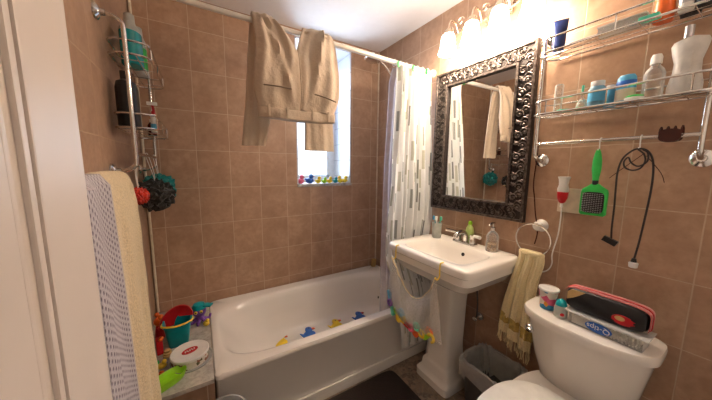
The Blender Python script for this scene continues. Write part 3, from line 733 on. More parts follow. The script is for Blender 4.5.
# ================================================================== LEDGE TOYS
LZ = .3885
GT = 'bath toys on the ledge'
t = thing('toy_bucket', 'teal toy bucket on the ledge with a yellow handle', 'bucket', (-1.640, -.42, LZ), GT)
b = nb(); cx, cy = -1.640, -.42
def sq(cx, cy, a, z, e=5., n=40, ry=None): return sup((cx, cy), a, ry or a, z, n, e)
rings(b, [sq(cx, cy, .044, LZ), sq(cx, cy, .046, LZ+.004), sq(cx, cy, .062, LZ+.125), sq(cx, cy, .068, LZ+.128), sq(cx, cy, .068, LZ+.136), sq(cx, cy, .061, LZ+.136), sq(cx, cy, .044, LZ+.01)], cap1=True)
part(t, 'pail', b, 'teal')
b = nb(); tube(b, [(cx-.069, cy+.0, LZ+.128), (cx-.064, cy-.050, LZ+.137), (cx, cy-.075, LZ+.136), (cx+.064, cy-.050, LZ+.137), (cx+.069, cy, LZ+.128)], .005, sm=5); part(t, 'handle', b, 'yellow')
t2 = thing('toy_scoop', 'red toy scoop standing up in the teal bucket', 'toy scoop', (-1.64, -.43, LZ+.12), GT)
b = nb(); L = []
for i in range(13):
    a = PI*i/12; L.append([V((cx-.008+.080*math.cos(a)*r_, cy+.020+.024*(1-r_)-.01+.01*math.sin(a), LZ+.115+.085*math.sin(a)*r_+.022*math.cos(a))) for r_ in (.15, .5, .8, 1., 1.02, .9, .5, .15)])
for r_ in L:
    for k in range(4, 8): r_[k] = r_[k]+V((0, .010, 0))
rings(b, L, closed=False); part(t2, 'blade', b, 'red')
b = nb(); tube(b, [(cx-.070, cy+.022, LZ+.115), (cx-.09, cy+.01, LZ+.10)], .007); part(t2, 'grip', b, 'red')
# octopus
ox, oy = -1.540, -.262
t = thing('octopus_toy', 'purple octopus bath toy with a teal cap on the ledge', 'toy', (ox, oy, LZ), GT)
b = nb(); ell(b, (ox, oy, LZ+.078), (.038, .038, .040), 20); ell(b, (ox, oy, LZ+.035), (.026, .026, .022)); part(t, 'head', b, 'purple')
for k in range(6):
    a = 2*PI*k/6+.3; cx_, sy_ = math.cos(a), math.sin(a); b = nb()
    tube(b, [(ox+.015*cx_, oy+.015*sy_, LZ+.03), (ox+.035*cx_, oy+.035*sy_, LZ+.014), (ox+.055*cx_, oy+.055*sy_, LZ+.013), (ox+.062*cx_, oy+.062*sy_, LZ+.034)], .010, n=10, sm=4, r1=.006); part(t, 'tentacle', b, 'purple')
b = nb(); lathe(b, [(.041, .098), (.040, .108), (.031, .124), (.001, .131)], (ox, oy, LZ)); box(b, (ox+.040, oy-.02, LZ+.115), (.065, .038, .009), rot=Matrix.Rotation(-.5, 3, 'Z'), bev=.002); part(t, 'cap', b, 'teal')
for s in (-1, 1):
    b = nb(); ell(b, (ox+s*.014-.004, oy-.034, LZ+.084), (.009, .006, .010), 12); e_ = part(t, 'eye', b, 'yellow')
    b = nb(); ell(b, (ox+s*.014-.004, oy-.040, LZ+.084), (.004, .003, .005), 8); part(t, 'pupil', b, 'black', sub_of=e_)
b = nb(); ell(b, (-1.507, -.325, LZ+.018), (.018, .014, .018)); ell(b, (-1.500, -.335, LZ+.040), (.011, .011, .011))
single('small_toy', b, 'yellow', 'small yellow toy on the ledge beside the octopus', 'toy', (-1.507, -.325, LZ), GT)
# round box
rx_, ry_ = -1.583, -.612
t = thing('round_toy_box', 'round white tub with a red oval badge on its lid', 'tub', (rx_, ry_, LZ), GT)
q = NT('printed_band'); v = q.coord(); vo = q.n('ShaderNodeTexVoronoi'); q.l(v, vo.inputs['Vector']); vo.inputs['Scale'].default_value = 75; xx = q.xyz(vo.outputs['Color'])
c_ = q.mix(q.ma('GREATER_THAN', xx[0], .5), (.72, .66, .56), q.mix(xx[1], (.03, .09, .03), (.40, .10, .05))); q.l(c_, q.b.inputs['Base Color']); M['band'] = q.m
b = nb(); lathe(b, [(.076, 0), (.080, .003), (.080, .044), (.076, .045)], (rx_, ry_, LZ), n=48); part(t, 'printed_side', b, 'band')
b = nb(); lathe(b, [(.083, .040), (.084, .042), (.084, .052), (.081, .0545), (.078, .053), (.001, .053)], (rx_, ry_, LZ), n=48); part(t, 'lid', b, 'white')
b = nb(); rings(b, [circ(V((rx_, ry_, LZ+h)), V((.94, .34, 0)), V((-.34, .94, 0)), .036, 32, .023) for h in (.0532, .0545)]); bd = part(t, 'badge', b, 'red')
b = nb()
for k, (a, h) in enumerate(((-.020, .012), (-.010, .014), (.0, .012), (.010, .014), (.020, .011))): box(b, (rx_+a*.94, ry_+a*.34, LZ+.0548), (.005, h, .001), rot=Matrix.Rotation(.35+(.4 if k % 2 else -.2), 3, 'Z'))
part(t, 'white_marks', b, 'white', sub_of=bd)
b = nb(); lathe(b, [(.086, 0), (.093, .003), (.095, .010), (.093, .010), (.088, .005)], (rx_+.004, ry_-.004, LZ-.0005), n=48); part(t, 'base_rim', b, 'clear')
# green tray
t_ = nb()
Rg = Matrix.Rotation(.55, 3, 'Z')
def gt(p): return V((-1.675, -.735, LZ))+Rg @ V(p)
rows = []
for h, s, s2 in ((0, .80, .8), (.003, .86, .86), (.032, 1., 1.), (.036, 1.0, 1.), (.032, .93, .88), (.006, .8, .75)):
    rows.append([gt((p.x, p.y, h)) for p in sup((0, 0), .086*s, .040*s2, 0, 48, 2.8)])
rings(t_, rows); single('green_tray', t_, 'lime', 'lime green boat shaped tray at the front of the ledge', 'tray', (-1.69, -.735, LZ), GT)
# smaller toys by the towel
t = thing('toy_figure', 'orange and red toy standing on the ledge beside the bucket', 'toy', (-1.735, -.32, LZ), GT)
b = nb(); ell(b, (-1.733, -.32, LZ+.10), (.028, .024, .028)); ell(b, (-1.722, -.345, LZ+.135), (.014, .014, .016)); ell(b, (-1.745, -.30, LZ+.132), (.012, .012, .014)); part(t, 'head', b, 'orange')
b = nb(); lathe(b, [(.022, 0), (.026, .01), (.022, .05), (.016, .08)], (-1.735, -.32, LZ)); part(t, 'body', b, 'red')
t = thing('toy_car', 'dark red toy block leaning against the teal bucket', 'toy', (-1.722, -.47, LZ), GT)
b = nb(); box(b, (-1.722, -.47, LZ+.040), (.028, .05, .078), rot=Matrix.Rotation(.2, 3, 'Z'), bev=.006); part(t, 'block', b, 'red')
b = nb(); ell(b, (-1.71, -.49, LZ+.088), (.012, .012, .012)); part(t, 'knob', b, 'orange')
t = thing('toy_cup', 'wooden coloured ring stacker in front of the bucket', 'toy', (-1.685, -.52, LZ), GT)
b = nb()
for k, r_ in enumerate((.02, .018, .015)): lathe(b, [(r_*.6, .012*k), (r_, .012*k+.003), (r_, .012*k+.009), (r_*.6, .012*k+.0115)], (-1.685, -.52, LZ))
part(t, 'stack', b, 'cream')
for (x, y, m, lb) in ((-1.702, -.605, 'yellow', 'yellow toy duckling between the green tray and the round tub'), (-1.725, -.575, 'green', 'little green block next to the yellow towel'), (-1.698, -.665, 'orange', 'little orange block between the green tray and the round tub'), (-1.735, -.625, 'blue', 'little blue block behind the green tray')):
    b = nb()
    if m == 'yellow': ell(b, (x, y, LZ+.014), (.022, .015, .014)); ell(b, (x+.012, y-.004, LZ+.035), (.011, .010, .011))
    else: box(b, (x, y, LZ+.011), (.022, .018, .022), rot=Matrix.Rotation(x*40, 3, 'Z'), bev=.003); cyl(b, (x, y, LZ+.021), (x, y, LZ+.026), .005)
    single('toy_block' if m != 'yellow' else 'toy_duck', b, m, lb, 'toy', (x, y, LZ), GT)

# ================================================================== SILL DUCKS
SZ = wz0+.004
def duck(x, s, m, label, y=.035, face=1):
    t = thing('rubber_duck', label, 'rubber duck', (x, y, SZ), 'rubber ducks on the window sill')
    b = nb(); ell(b, (x, y, SZ+.34*s), (.50*s, .38*s, .34*s)); ell(b, (x+face*.16*s, y-.05*s, SZ+.85*s), (.28*s, .27*s, .28*s)); cyl(b, (x+face*.1*s, y-.03*s, SZ+.4*s), (x+face*.14*s, y-.04*s, SZ+.75*s), .24*s, .2*s)
    ell(b, (x-face*.46*s, y, SZ+.52*s), (.16*s, .14*s, .12*s)); part(t, 'body', b, m)
    b = nb(); ell(b, (x+face*.40*s, y-.16*s, SZ+.82*s), (.16*s, .10*s, .05*s), 10); part(t, 'beak', b, 'orange')
    b = nb(); ell(b, (x+face*.26*s, y-.28*s, SZ+.94*s), (.045*s, .04*s, .05*s), 8); part(t, 'eye', b, 'black')
duck(-.765, .066, 'pink', 'pink rubber duck at the left end of the window sill')
duck(-.683, .072, 'blue', 'large dark blue rubber duck next to the pink one')
duck(-.606, .054, 'duckyel', 'yellow rubber duck just right of the large blue one')
duck(-.548, .048, 'lime', 'small green rubber duck between two yellow ones')
duck(-.497, .052, 'duckyel', 'yellow rubber duck between the green and the teal ducks')
duck(-.438, .048, 'teal', 'small teal rubber duck on the window sill')
duck(-.388, .058, 'duckyel', 'yellow rubber duck right beside the teal one', face=-1)
duck(-.335, .056, 'duckyel', 'yellow rubber duck at the right end of the window sill', y=.05)

# ================================================================== MIRROR
my0, my1, mz0, mz1, FW = -.735, -1.372, 1.082, 2.005, .098
t = thing('wall_mirror', 'rectangular mirror in a wide carved dark metal frame above the sink', 'mirror', (0, (my0+my1)/2, mz0))
b = nb(); box(b, (-.012, (my0+my1)/2, (mz0+mz1)/2), (.006, abs(my1-my0)-2*FW+.02, mz1-mz0-2*FW+.02)); part(t, 'glass', b, 'mirror', flat=True)
b = nb()
def member(p, q_, inner):   # mitred frame member
    pass
o4 = [V((0, my0, mz0)), V((0, my1, mz0)), V((0, my1, mz1)), V((0, my0, mz1))]
i4 = [V((0, my0-FW, mz0+FW)), V((0, my1+FW, mz0+FW)), V((0, my1+FW, mz1-FW)), V((0, my0-FW, mz1-FW))]
def lerp4(f): return [o4[k].lerp(i4[k], f) for k in range(4)]
prof = [(0, -.002), (0, -.030), (.05, -.036), (.13, -.034), (.16, -.026), (.84, -.022), (.87, -.030), (.95, -.031), (1., -.026), (1., -.010)]
rings(b, [[p+V((d, 0, 0)) for p in lerp4(f)] for f, d in prof], cap0=False, cap1=False)
fr_ = part(t, 'frame', b, 'pewterlo', flat=True)
b = nb()
for f0, f1 in ((0.0, .15), (.85, 1.0)):
    rings(b, [[p+V((d, 0, 0)) for p in lerp4(f)] for f, d in ((f0, -.034), (f0+.02, -.038), (f1-.02, -.038), (f1, -.032))], cap0=False, cap1=False)
part(t, 'frame_edge', b, 'pewter', flat=True)
b = nb(); random.seed(3)
def scrolls(a, c, inward):
    L_ = (c-a).length; d = (c-a).normalized(); n = int(L_/.052); st = L_/n
    X_, Y_ = d, inward
    for k in range(n):
        ctr = a+d*(st*(k+.5)); sg = 1 if k % 2 else -1
        c1 = ctr+Y_*(sg*.014)+V((-.029, 0, 0))
        tube(b, spiral(c1, X_, Y_, .021, 1.35, sg, -sg*PI/2+random.uniform(-.3, .3), 15), .0036, n=5)
        c2 = ctr-Y_*(sg*.018)+d*.012+V((-.028, 0, 0))
        tube(b, spiral(c2, X_, Y_, .013, 1.1, -sg, sg*PI/2+random.uniform(-.4, .4), 11), .0032, n=5)
        c3 = ctr+d*(st*.5)+V((-.029, 0, 0))
        tube(b, smooth([c3-Y_*.030, c3-Y_*.01+d*.010, c3+Y_*.01-d*.010, c3+Y_*.030], 3), .0034, n=5)
        ell(b, c1, (.006, .006, .006), 8); ell(b, c2+d*.004, (.005, .005, .005), 8)
        for s in (-1, 1):
            lf = ctr+Y_*(s*.027)+d*(.014*s)+V((-.029, 0, 0)); ell(b, lf, (.004, .009, .005), 8)
h = FW/2
cs = [V((0, my0-h, mz0+h)), V((0, my1+h, mz0+h)), V((0, my1+h, mz1-h)), V((0, my0-h, mz1-h))]
scrolls(cs[0], cs[1], V((0, 0, 1))); scrolls(cs[1], cs[2], V((0, 1, 0))); scrolls(cs[2], cs[3], V((0, 0, -1))); scrolls(cs[3], cs[0], V((0, -1, 0)))
part(t, 'carving', b, 'pewter', label='raised scrollwork')

# ================================================================== VANITY LIGHT
t = thing('vanity_light', 'four lamp wall light with glowing frosted shades above the mirror', 'wall light', (0, -1.14, 2.24))
b = nb(); box(b, (-.008, -1.14, 2.235), (.014, .16, .09), bev=.006); tube(b, [(-.03, -.84, 2.215), (-.035, -.95, 2.235), (-.03, -1.06, 2.215), (-.035, -1.14, 2.24), (-.03, -1.22, 2.215), (-.035, -1.33, 2.235), (-.03, -1.44, 2.215)], .007, sm=6)
cyl(b, (-.005, -1.14, 2.235), (-.035, -1.14, 2.238), .02); part(t, 'back_bar', b, 'brass')
for lx, ly, lz in LAMPS:
    b = nb(); tube(b, [(-.032, ly+.005, 2.22), (-.07, ly, 2.262), (-.115, ly, 2.262), (lx, ly, 2.215), (lx, ly, 2.185)], .0055, sm=5)
    tube(b, spiral(V((-.05, ly+.05, 2.24)), V((0, 1, 0)), V((0, 0, 1)), .03, 1.3), .004, n=6); tube(b, spiral(V((-.06, ly-.03, 2.265)), V((0, -1, 0)), V((0, 0, 1)), .025, 1.2), .004, n=6)
    a_ = part(t, 'arm', b, 'brass')
    b = nb(); lathe(b, [(.010, .185), (.022, .178), (.026, .165), (.026, .150)], (lx, ly, lz-.02)); part(t, 'shade_holder', b, 'brass')
    b = nb(); lathe(b, [(.024, .155), (.034, .148), (.041, .125), (.043, .10), (.046, .075), (.053, .048), (.056, .040), (.054, .040), (.051, .048), (.044, .075), (.041, .10), (.038, .123), (.03, .145)], (lx, ly, lz-.02), n=32); part(t, 'glass_shade', b, 'bell')

# ================================================================== SINK
sx0, sx1, sy0, sy1, sz = -.475, -.002, -.775, -1.375, .893
scx, scy = (sx0+sx1)/2, (sy0+sy1)/2
t = thing('pedestal_sink', 'white pedestal sink below the mirror', 'sink', (-.2, scy, 0))
b = nb()
def sk(z, o, e): 
    P = []
    a, c = (sx1-sx0)/2+o/2, abs(sy1-sy0)/2+o
    for p in sup((0, 0), 1, 1, z, 96, e):
        x = p.x*a; 
        P.append(V((scx+x-o/2*1.0 if True else 0, scy+p.y*c, z)))
    return P
outer = []
for z, o, e in ((.735, -.07, 7), (.755, -.045, 8), (.80, -.022, 10), (.806, -.012, 10), (.845, -.010, 11), (.852, .0, 11), (.880, .0, 12), (.889, -.004, 12), (.893, -.012, 12)): outer.append(sk(z, o, e))
bc = (scx-.035, scy)
inner = [sup(bc, .150, .222, .8925, 96, 6), sup(bc, .144, .216, .888, 96, 6), sup(bc, .134, .205, .860, 96, 5), sup(bc, .112, .178, .80, 96, 4), sup(bc, .08, .13, .772, 96, 3), sup(bc, .02, .03, .768, 96, 2)]
rings(b, outer+inner); part(t, 'basin', b, 'ceramic')
b = nb(); pc = (-.178, -1.045)
rings(b, [sup((pc[0]-.008, pc[1]), .130, .130, 0, 64, 9), sup((pc[0]-.008, pc[1]), .130, .130, .045, 64, 9), sup(pc, .122, .120, .06, 64, 9), sup(pc, .112, .110, .075, 64, 8), sup(pc, .108, .106, .115, 64, 8), sup(pc, .098, .095, .13, 64, 8), sup(pc, .088, .086, .15, 64, 7), sup(pc, .083, .080, .28, 64, 7), sup(pc, .086, .086, .55, 64, 7), sup(pc, .094, .098, .735, 64, 7), sup(pc, .12, .14, .79, 64, 6)])
part(t, 'pedestal', b, 'ceramic')
b = nb(); lathe(b, [(.011, 0), (.011, .010), (.001, .011)], (-.136, -1.108, .846), ax=(-1, 0, .25)); part(t, 'overflow_hole', b, 'black', label='dark overflow hole')
b = nb(); lathe(b, [(.022, 0), (.022, .004), (.008, .006), (.001, .006)], (bc[0], bc[1], .7685)); part(t, 'drain', b, 'chrome')
# faucet
t = thing('faucet', 'chrome two handle faucet on the back of the sink', 'faucet', (-.060, -1.055, sz))
b = nb(); rings(b, [sup((-.062, -1.055), .026, .082, sz+.0005, 48, 5), sup((-.062, -1.055), .026, .082, sz+.010, 48, 5), sup((-.062, -1.055), .020, .075, sz+.014, 48, 5)]); part(t, 'base', b, 'chrome')
b = nb(); tube(b, [(-.055, -1.055, sz+.01), (-.058, -1.055, sz+.050), (-.085, -1.055, sz+.076), (-.140, -1.055, sz+.070), (-.158, -1.055, sz+.050)], .018, n=14, sm=5, r1=.013); part(t, 'spout', b, 'chrome')
for y, s in ((-1.000, 1), (-1.110, -1)):
    b = nb(); lathe(b, [(.023, .01), (.021, .035), (.017, .050), (.021, .058), (.019, .066), (.001, .070)], (-.060, y, sz)); k_ = part(t, 'handle', b, 'chrome')
    b = nb(); tube(b, [(-.060, y, sz+.058), (-.085, y+s*.045, sz+.066), (-.094, y+s*.068, sz+.068)], .009, r1=.011); part(t, 'lever', b, 'white' if s < 0 else 'chrome', sub_of=k_)
# cup with toothbrushes
cx, cy = -.115, -.872
t = thing('tumbler', 'frosted grey cup holding toothbrushes at the left of the sink', 'cup', (cx, cy, sz))
b = nb(); lathe(b, [(.026, .0), (.029, .003), (.033, .105), (.030, .105), (.026, .008), (.001, .007)], (cx, cy, sz)); part(t, 'wall', b, M['greyliquid'])
for lb, dx_, dy_, m in (('toothbrush with a teal head leaning left in the cup', -.008, .012, 'teal'), ('toothbrush with a green head leaning right in the cup', .005, -.020, 'mint'), ('white toothbrush in the cup', -.012, -.006, 'white')):
    t = thing('toothbrush', lb, 'toothbrush', (cx, cy, sz+.01), 'toothbrushes in the cup')
    p0, p1 = V((cx-dx_*.6, cy-dy_*.6, sz+.010)), V((cx+dx_*1.2, cy+dy_*1.2, sz+.125))
    b = nb(); tube(b, [p0, p0.lerp(p1, .5), p1], .004, r1=.003); part(t, 'handle', b, m)
    d = (p1-p0).normalized(); b = nb(); box(b, p1+d*.013+V((-.004, 0, 0)), (.014, .012, .028), bev=.003); part(t, 'bristle_head', b, 'sky' if m == 'teal' else m)
# green soap bottle
gx, gy = -.026, -1.062
bottle('soap_bottle', 'pale green soap bottle behind the faucet', 'bottle', gx, gy, sz, [(.024, 0), (.027, .004), (.028, .07), (.022, .10), (.012, .115), (.010, .122)], 'greenbottle', [(.012, .120), (.012, .136), (.006, .142), (.001, .143)], 'lime', sx=.8)
dx_, dy_ = -.062, -1.235
t = thing('soap_dispenser', 'clear soap pump bottle at the right end of the sink', 'soap dispenser', (dx_, dy_, sz))
b = nb(); lathe(b, [(.030, 0), (.034, .004), (.034, .085), (.026, .105), (.012, .118), (.012, .125)], (dx_, dy_, sz)); part(t, 'bottle', b, 'clear')
q = sheer('amber_soap', (.75, .50, .25), .4)
b = nb(); lathe(b, [(.028, .004), (.032, .008), (.032, .045), (.001, .046)], (dx_, dy_, sz)); part(t, 'liquid', b, q)
b = nb(); lathe(b, [(.014, .122), (.014, .140), (.006, .144), (.0045, .165), (.001, .166)], (dx_, dy_, sz)); tube(b, [(dx_+.012, dy_, sz+.164), (dx_-.02, dy_, sz+.166), (dx_-.040, dy_, sz+.156)], .0055); part(t, 'pump', b, 'chrome')

# ================================================================== NET TOY BAG
t = thing('net_toy_bag', 'white net bag hanging from the front of the sink', 'net bag', (-.50, -1.06, .84))
for y in (-.885, -1.225):
    b = nb(); tube(b, [(sx0+.014, y, .8955), (sx0-.006, y, .893), (sx0-.0095, y, .87), (sx0-.010, y, .825), (sx0-.028, y, .812), (sx0-.040, y, .826)], .0035, n=8, sm=4); part(t, 'hook', b, 'yellow', label='yellow hook')
def bag(u, v, side):
    y0b, y1b = -.855, -1.285
    yt = -.885+(-1.225+.885)*u
    topz = .825-.17*math.sin(PI*u**1.2)**.8
    botz = .50-.045*math.sin(PI*u)-.0*u
    yb = y0b+(y1b-y0b)*u
    k = v**.8
    y = yt+(yb-yt)*k+.004*math.sin(u*40)*(1-v); z = topz+(botz-topz)*v
    x = -.512-side*(.045*math.sin(PI*u)**.5*math.sin(PI*min(1, v*.93)))-.010*side*math.sin(u*26)*.35*(1-v)
    return V((x, y, z))
for s in (1, -1):
    b = nb(); grid(b, lambda u, v: bag(u, v, s), 50, 24); part(t, 'netting', b, 'net')
b = nb(); tube(b, [bag(u/24, 0, 1) for u in range(25)], .0022, n=6); tube(b, [bag(u/24, 0, -1) for u in range(25)], .0022, n=6); part(t, 'cord', b, 'ytowel', label='pale yellow cord')
random.seed(11)
fm = [('yellow', 'yellow'), ('lime', 'green'), ('duckyel', 'amber'), ('orange', 'orange'), ('pink', 'pink'), ('red', 'red'), ('mint', 'mint green'), ('sky', 'blue'), ('purple', 'purple')]
spots = [(-.90, .545, 8), (-.925, .505, 6), (-.955, .520, 1), (-.985, .488, 2), (-1.02, .500, 0), (-1.055, .482, 5), (-1.09, .492, 4), (-1.125, .478, 3), (-1.165, .495, 2), (-1.20, .500, 1), (-1.235, .515, 0), (-1.005, .535, 7), (-1.135, .522, 6), (-.885, .59, 7), (-1.215, .535, 3)]
shn = ['ring', 'bar', 'arch', 'disc']
for i, (y, z, ci) in enumerate(spots):
    sh = i % 4; b = nb(); x = -.532+random.uniform(-.008, .008); s = .024
    yv, zv = V((0, math.cos(i*1.3), math.sin(i*1.3))), V((0, -math.sin(i*1.3), math.cos(i*1.3))); cc = V((x, y, z))
    if sh == 0: tube(b, circ(cc, yv, zv, s*.75, 16), .0075, n=8, closed=True)
    elif sh == 1: rings(b, [[cc+V((dd, 0, 0))+p.x*yv+p.y*zv for p in sup((0, 0), s*1.2, s*.5, 0, 24, 4)] for dd in (-.006, .006)])
    elif sh == 2: tube(b, circ(cc, yv, zv, s*.8, 16)[:11], .0075, n=8)
    else: rings(b, [circ(cc+V((dd, 0, 0)), yv, zv, s, 20) for dd in (-.006, .006)])
    where = 'low in the net bag nearest the tub' if y > -.95 else ('in the middle of the net bag' if y > -1.12 else 'in the net bag nearest the pedestal')
    single('foam_toy', b, fm[ci][0], '%s foam %s %s' % (fm[ci][1], shn[sh], where), 'foam toy', (x, y, z), 'foam toys in the net bag')

# ================================================================== SHUT OFF VALVE
t = thing('shutoff_valve', 'chrome water shut off valve on the wall under the sink', 'valve', (0, -1.16, .42))
b = nb(); lathe(b, [(.026, 0), (.024, .006), (.009, .009)], (-.001, -1.16, .43), ax=(-1, 0, 0)); cyl(b, (-.005, -1.16, .43), (-.05, -1.16, .43), .009); part(t, 'body', b, 'chrome')
b = nb(); ell(b, (-.062, -1.16, .43), (.008, .018, .013)); part(t, 'handle', b, 'chrome')
b = nb(); tube(b, [(-.04, -1.16, .437), (-.042, -1.158, .55), (-.05, -1.14, .70), (-.06, -1.12, .755)], .005, sm=4); part(t, 'supply_hose', b, 'canm')
# plunger/brush behind the pedestal
t = thing('toilet_brush', 'white toilet brush holder on the floor behind the pedestal', 'toilet brush', (-.10, -.855, 0))
b = nb(); lathe(b, [(.042, 0), (.045, .004), (.038, .10), (.032, .12), (.012, .13)], (-.085, -.858, 0)); part(t, 'holder', b, 'white')
b = nb(); cyl(b, (-.085, -.858, .12), (-.085, -.858, .40), .008); part(t, 'handle', b, 'white')

# ================================================================== TRASH CAN
tx0, ty0 = -.165, -1.350
t = thing('trash_can', 'grey plastic trash can between the pedestal and the toilet', 'trash can', (tx0, ty0, 0))
b = nb(); rings(b, [sup((tx0, ty0), .085, .10, .0, 48, 6), sup((tx0, ty0), .088, .103, .004, 48, 6), sup((tx0, ty0), .115, .125, .285, 48, 6), sup((tx0, ty0), .122, .132, .288, 48, 6), sup((tx0, ty0), .122, .132, .297, 48, 6), sup((tx0, ty0), .112, .122, .297, 48, 6), sup((tx0, ty0), .084, .097, .012, 48, 6)]); part(t, 'bin', b, 'canm')
t = thing('bin_liner', 'translucent plastic bag lining the trash can', 'bin bag', (tx0, ty0, .1))
random.seed(5); b = nb(); L = []
for i, (z, k, am) in enumerate(((.225, 1.115, .02), (.25, 1.11, .014), (.285, 1.115, .01), (.302, 1.10, .008), (.306, 1.0, .006), (.295, .93, .010), (.25, .9, .014), (.19, .84, .02), (.15, .75, .02))):
    row = []
    for j, p in enumerate(sup((0, 0), .116, .126, z, 72, 6)):
        f = 1+am*math.sin(j*.9+i)+am*.8*math.sin(j*2.3+i*2); row.append(V((tx0+p.x*k*f, ty0+p.y*k*f, z+am*.8*math.sin(j*1.7+i)+(.02*math.sin(j*.35) if i == 0 else 0))))
    L.append(row)
rings(b, L, cap0=False, cap1=False); part(t, 'film', b, 'bagp')
random.seed(21)
for k, (dx1, dy1, m, lb) in enumerate(((-.05, .0, 'canm', 'crumpled dark wrapper at the left side of the trash can'), (.04, .055, 'greenbottle', 'crumpled green wrapper at the back of the trash can'), (-.03, .04, 'ivory', 'crumpled paper nearest the pedestal in the trash can'), (.03, -.03, 'greyliquid', 'crumpled grey wrapper in the middle of the trash can'), (-.03, -.06, 'white', 'crumpled white tissue nearest the toilet in the trash can'))):
    b = nb(); r_ = bmesh.ops.create_icosphere(b, subdivisions=3, radius=1.)
    for v in r_['verts']:
        d = v.co.normalized(); v.co = V((tx0+dx1, ty0+dy1, .115))+V((d.x*.04, d.y*.042, d.z*.035))*(1+.5*mnoise.noise(d*2.5+V((k*7, 0, 0))))
    single('crumpled_paper', b, m, lb, 'trash', (tx0+dx1, ty0+dy1, .1), 'rubbish in the trash can', flat=True)

# ================================================================== TOILET
t = thing('toilet', 'white ceramic toilet against the right wall', 'toilet', (-.35, -1.72, 0))
ty = -1.703
def tring(z, xf, yw, e=6., bow=.045, xb=-.022, n=72):
    out = []
    for p in sup((0, 0), 1, 1, z, n, e):
        y = ty+yw*p.y; s = (1-p.x)/2     # p.x=-1 front
        fx = xf+bow*(1-(1-p.y*p.y)) if True else xf
        out.append(V((xb+(fx-xb)*s, y, z)))
    return out
b = nb(); rings(b, [tring(.385, -.165, .135, bow=.03), tring(.40, -.180, .150, bow=.035), tring(.50, -.210, .176, bow=.05), tring(.66, -.235, .200, bow=.045), tring(.695, -.240, .202, bow=.045)]); part(t, 'tank', b, 'ceramic')
b = nb(); rings(b, [tring(.690, -.250, .208, 5, bow=.045), tring(.694, -.266, .217, 5, bow=.050), tring(.722, -.270, .219, 5, bow=.050), tring(.730, -.266, .216, 5, bow=.050), tring(.733, -.255, .208, 5, bow=.045)]); part(t, 'tank_lid', b, 'ceramic')
b = nb(); lathe(b, [(.019, 0), (.020, .006), (.016, .012), (.004, .014)], (-.248, ty+.155, .655), ax=(-1, .2, 0)); tube(b, [(-.262, ty+.155, .655), (-.266, ty+.145, .654)], .006); part(t, 'flush_lever', b, 'chrome')
def bowl(z, x0, x1, yw, e=2.4): return sup(((x0+x1)/2, ty), (x1-x0)/2, yw, z, 64, e)
b = nb(); rings(b, [bowl(0, -.60, -.18, .12, 4), bowl(.03, -.59, -.18, .115, 4), bowl(.14, -.58, -.17, .105, 3.5), bowl(.25, -.64, -.15, .14, 3), bowl(.34, -.69, -.12, .172, 2.8), bowl(.385, -.71, -.05, .185, 2.8), bowl(.40, -.70, -.05, .18, 2.8)]); part(t, 'bowl', b, 'ceramic')
b = nb(); rings(b, [bowl(.401, -.715, -.265, .183), bowl(.405, -.722, -.262, .188), bowl(.415, -.722, -.262, .188), bowl(.418, -.715, -.265, .183)]); part(t, 'seat', b, 'white')
b = nb(); rings(b, [bowl(.419, -.718, -.262, .185), bowl(.423, -.725, -.260, .190), bowl(.434, -.722, -.262, .188), bowl(.441, -.69, -.275, .168), bowl(.443, -.60, -.34, .10)]); part(t, 'seat_lid', b, 'white')
b = nb()
for s in (-1, 1): cyl(b, (-.258, ty+s*.07-.02, .415), (-.258, ty+s*.07+.02, .415), .012)
part(t, 'hinge', b, 'white')

TZ = .7335
# cup
t = thing('paper_cup', 'printed paper cup on the left end of the toilet tank', 'cup', (-.155, -1.575, TZ))
q = NT('printed_paper'); v = q.coord(); vo = q.n('ShaderNodeTexVoronoi'); q.l(v, vo.inputs['Vector']); vo.inputs['Scale'].default_value = 38; xx = q.xyz(vo.outputs['Color'])
c_ = q.mix(q.ma('GREATER_THAN', xx[0], .45), (.02, .22, .42), q.mix(q.ma('GREATER_THAN', xx[1], .5), (.65, .10, .22), (.70, .62, .55))); c_ = q.mix(q.ma('GREATER_THAN', xx[2], .8), c_, (.75, .30, .03))
q.l(c_, q.b.inputs['Base Color']); M['print'] = q.m
ccx, ccy = -.150, -1.568
b = nb(); lathe(b, [(.028, 0), (.0285, .002), (.037, .090), (.035, .090), (.027, .004), (.001, .004)], (ccx, ccy, TZ)); part(t, 'wall', b, 'print')
b = nb(); lathe(b, [(.0365, .086), (.040, .088), (.040, .096), (.036, .098), (.0345, .092)], (ccx, ccy, TZ)); part(t, 'rim', b, 'white')
# small bottle with teal cap
bx_, by_ = -.185, -1.632
t = thing('small_bottle', 'small grey bottle with a teal cap beside the printed cup', 'bottle', (bx_, by_, TZ))
b = nb(); lathe(b, [(.020, 0), (.0235, .004), (.024, .035), (.020, .055)], (bx_, by_, TZ)); part(t, 'body', b, 'greyliquid')
b = nb(); lathe(b, [(.0205, .053), (.020, .060), (.013, .076), (.001, .084)], (bx_, by_, TZ)); part(t, 'cap', b, 'teal')
b = nb(); ell(b, (bx_-.018, by_-.012, TZ+.020), (.007, .008, .008)); part(t, 'red_mark', b, 'red')
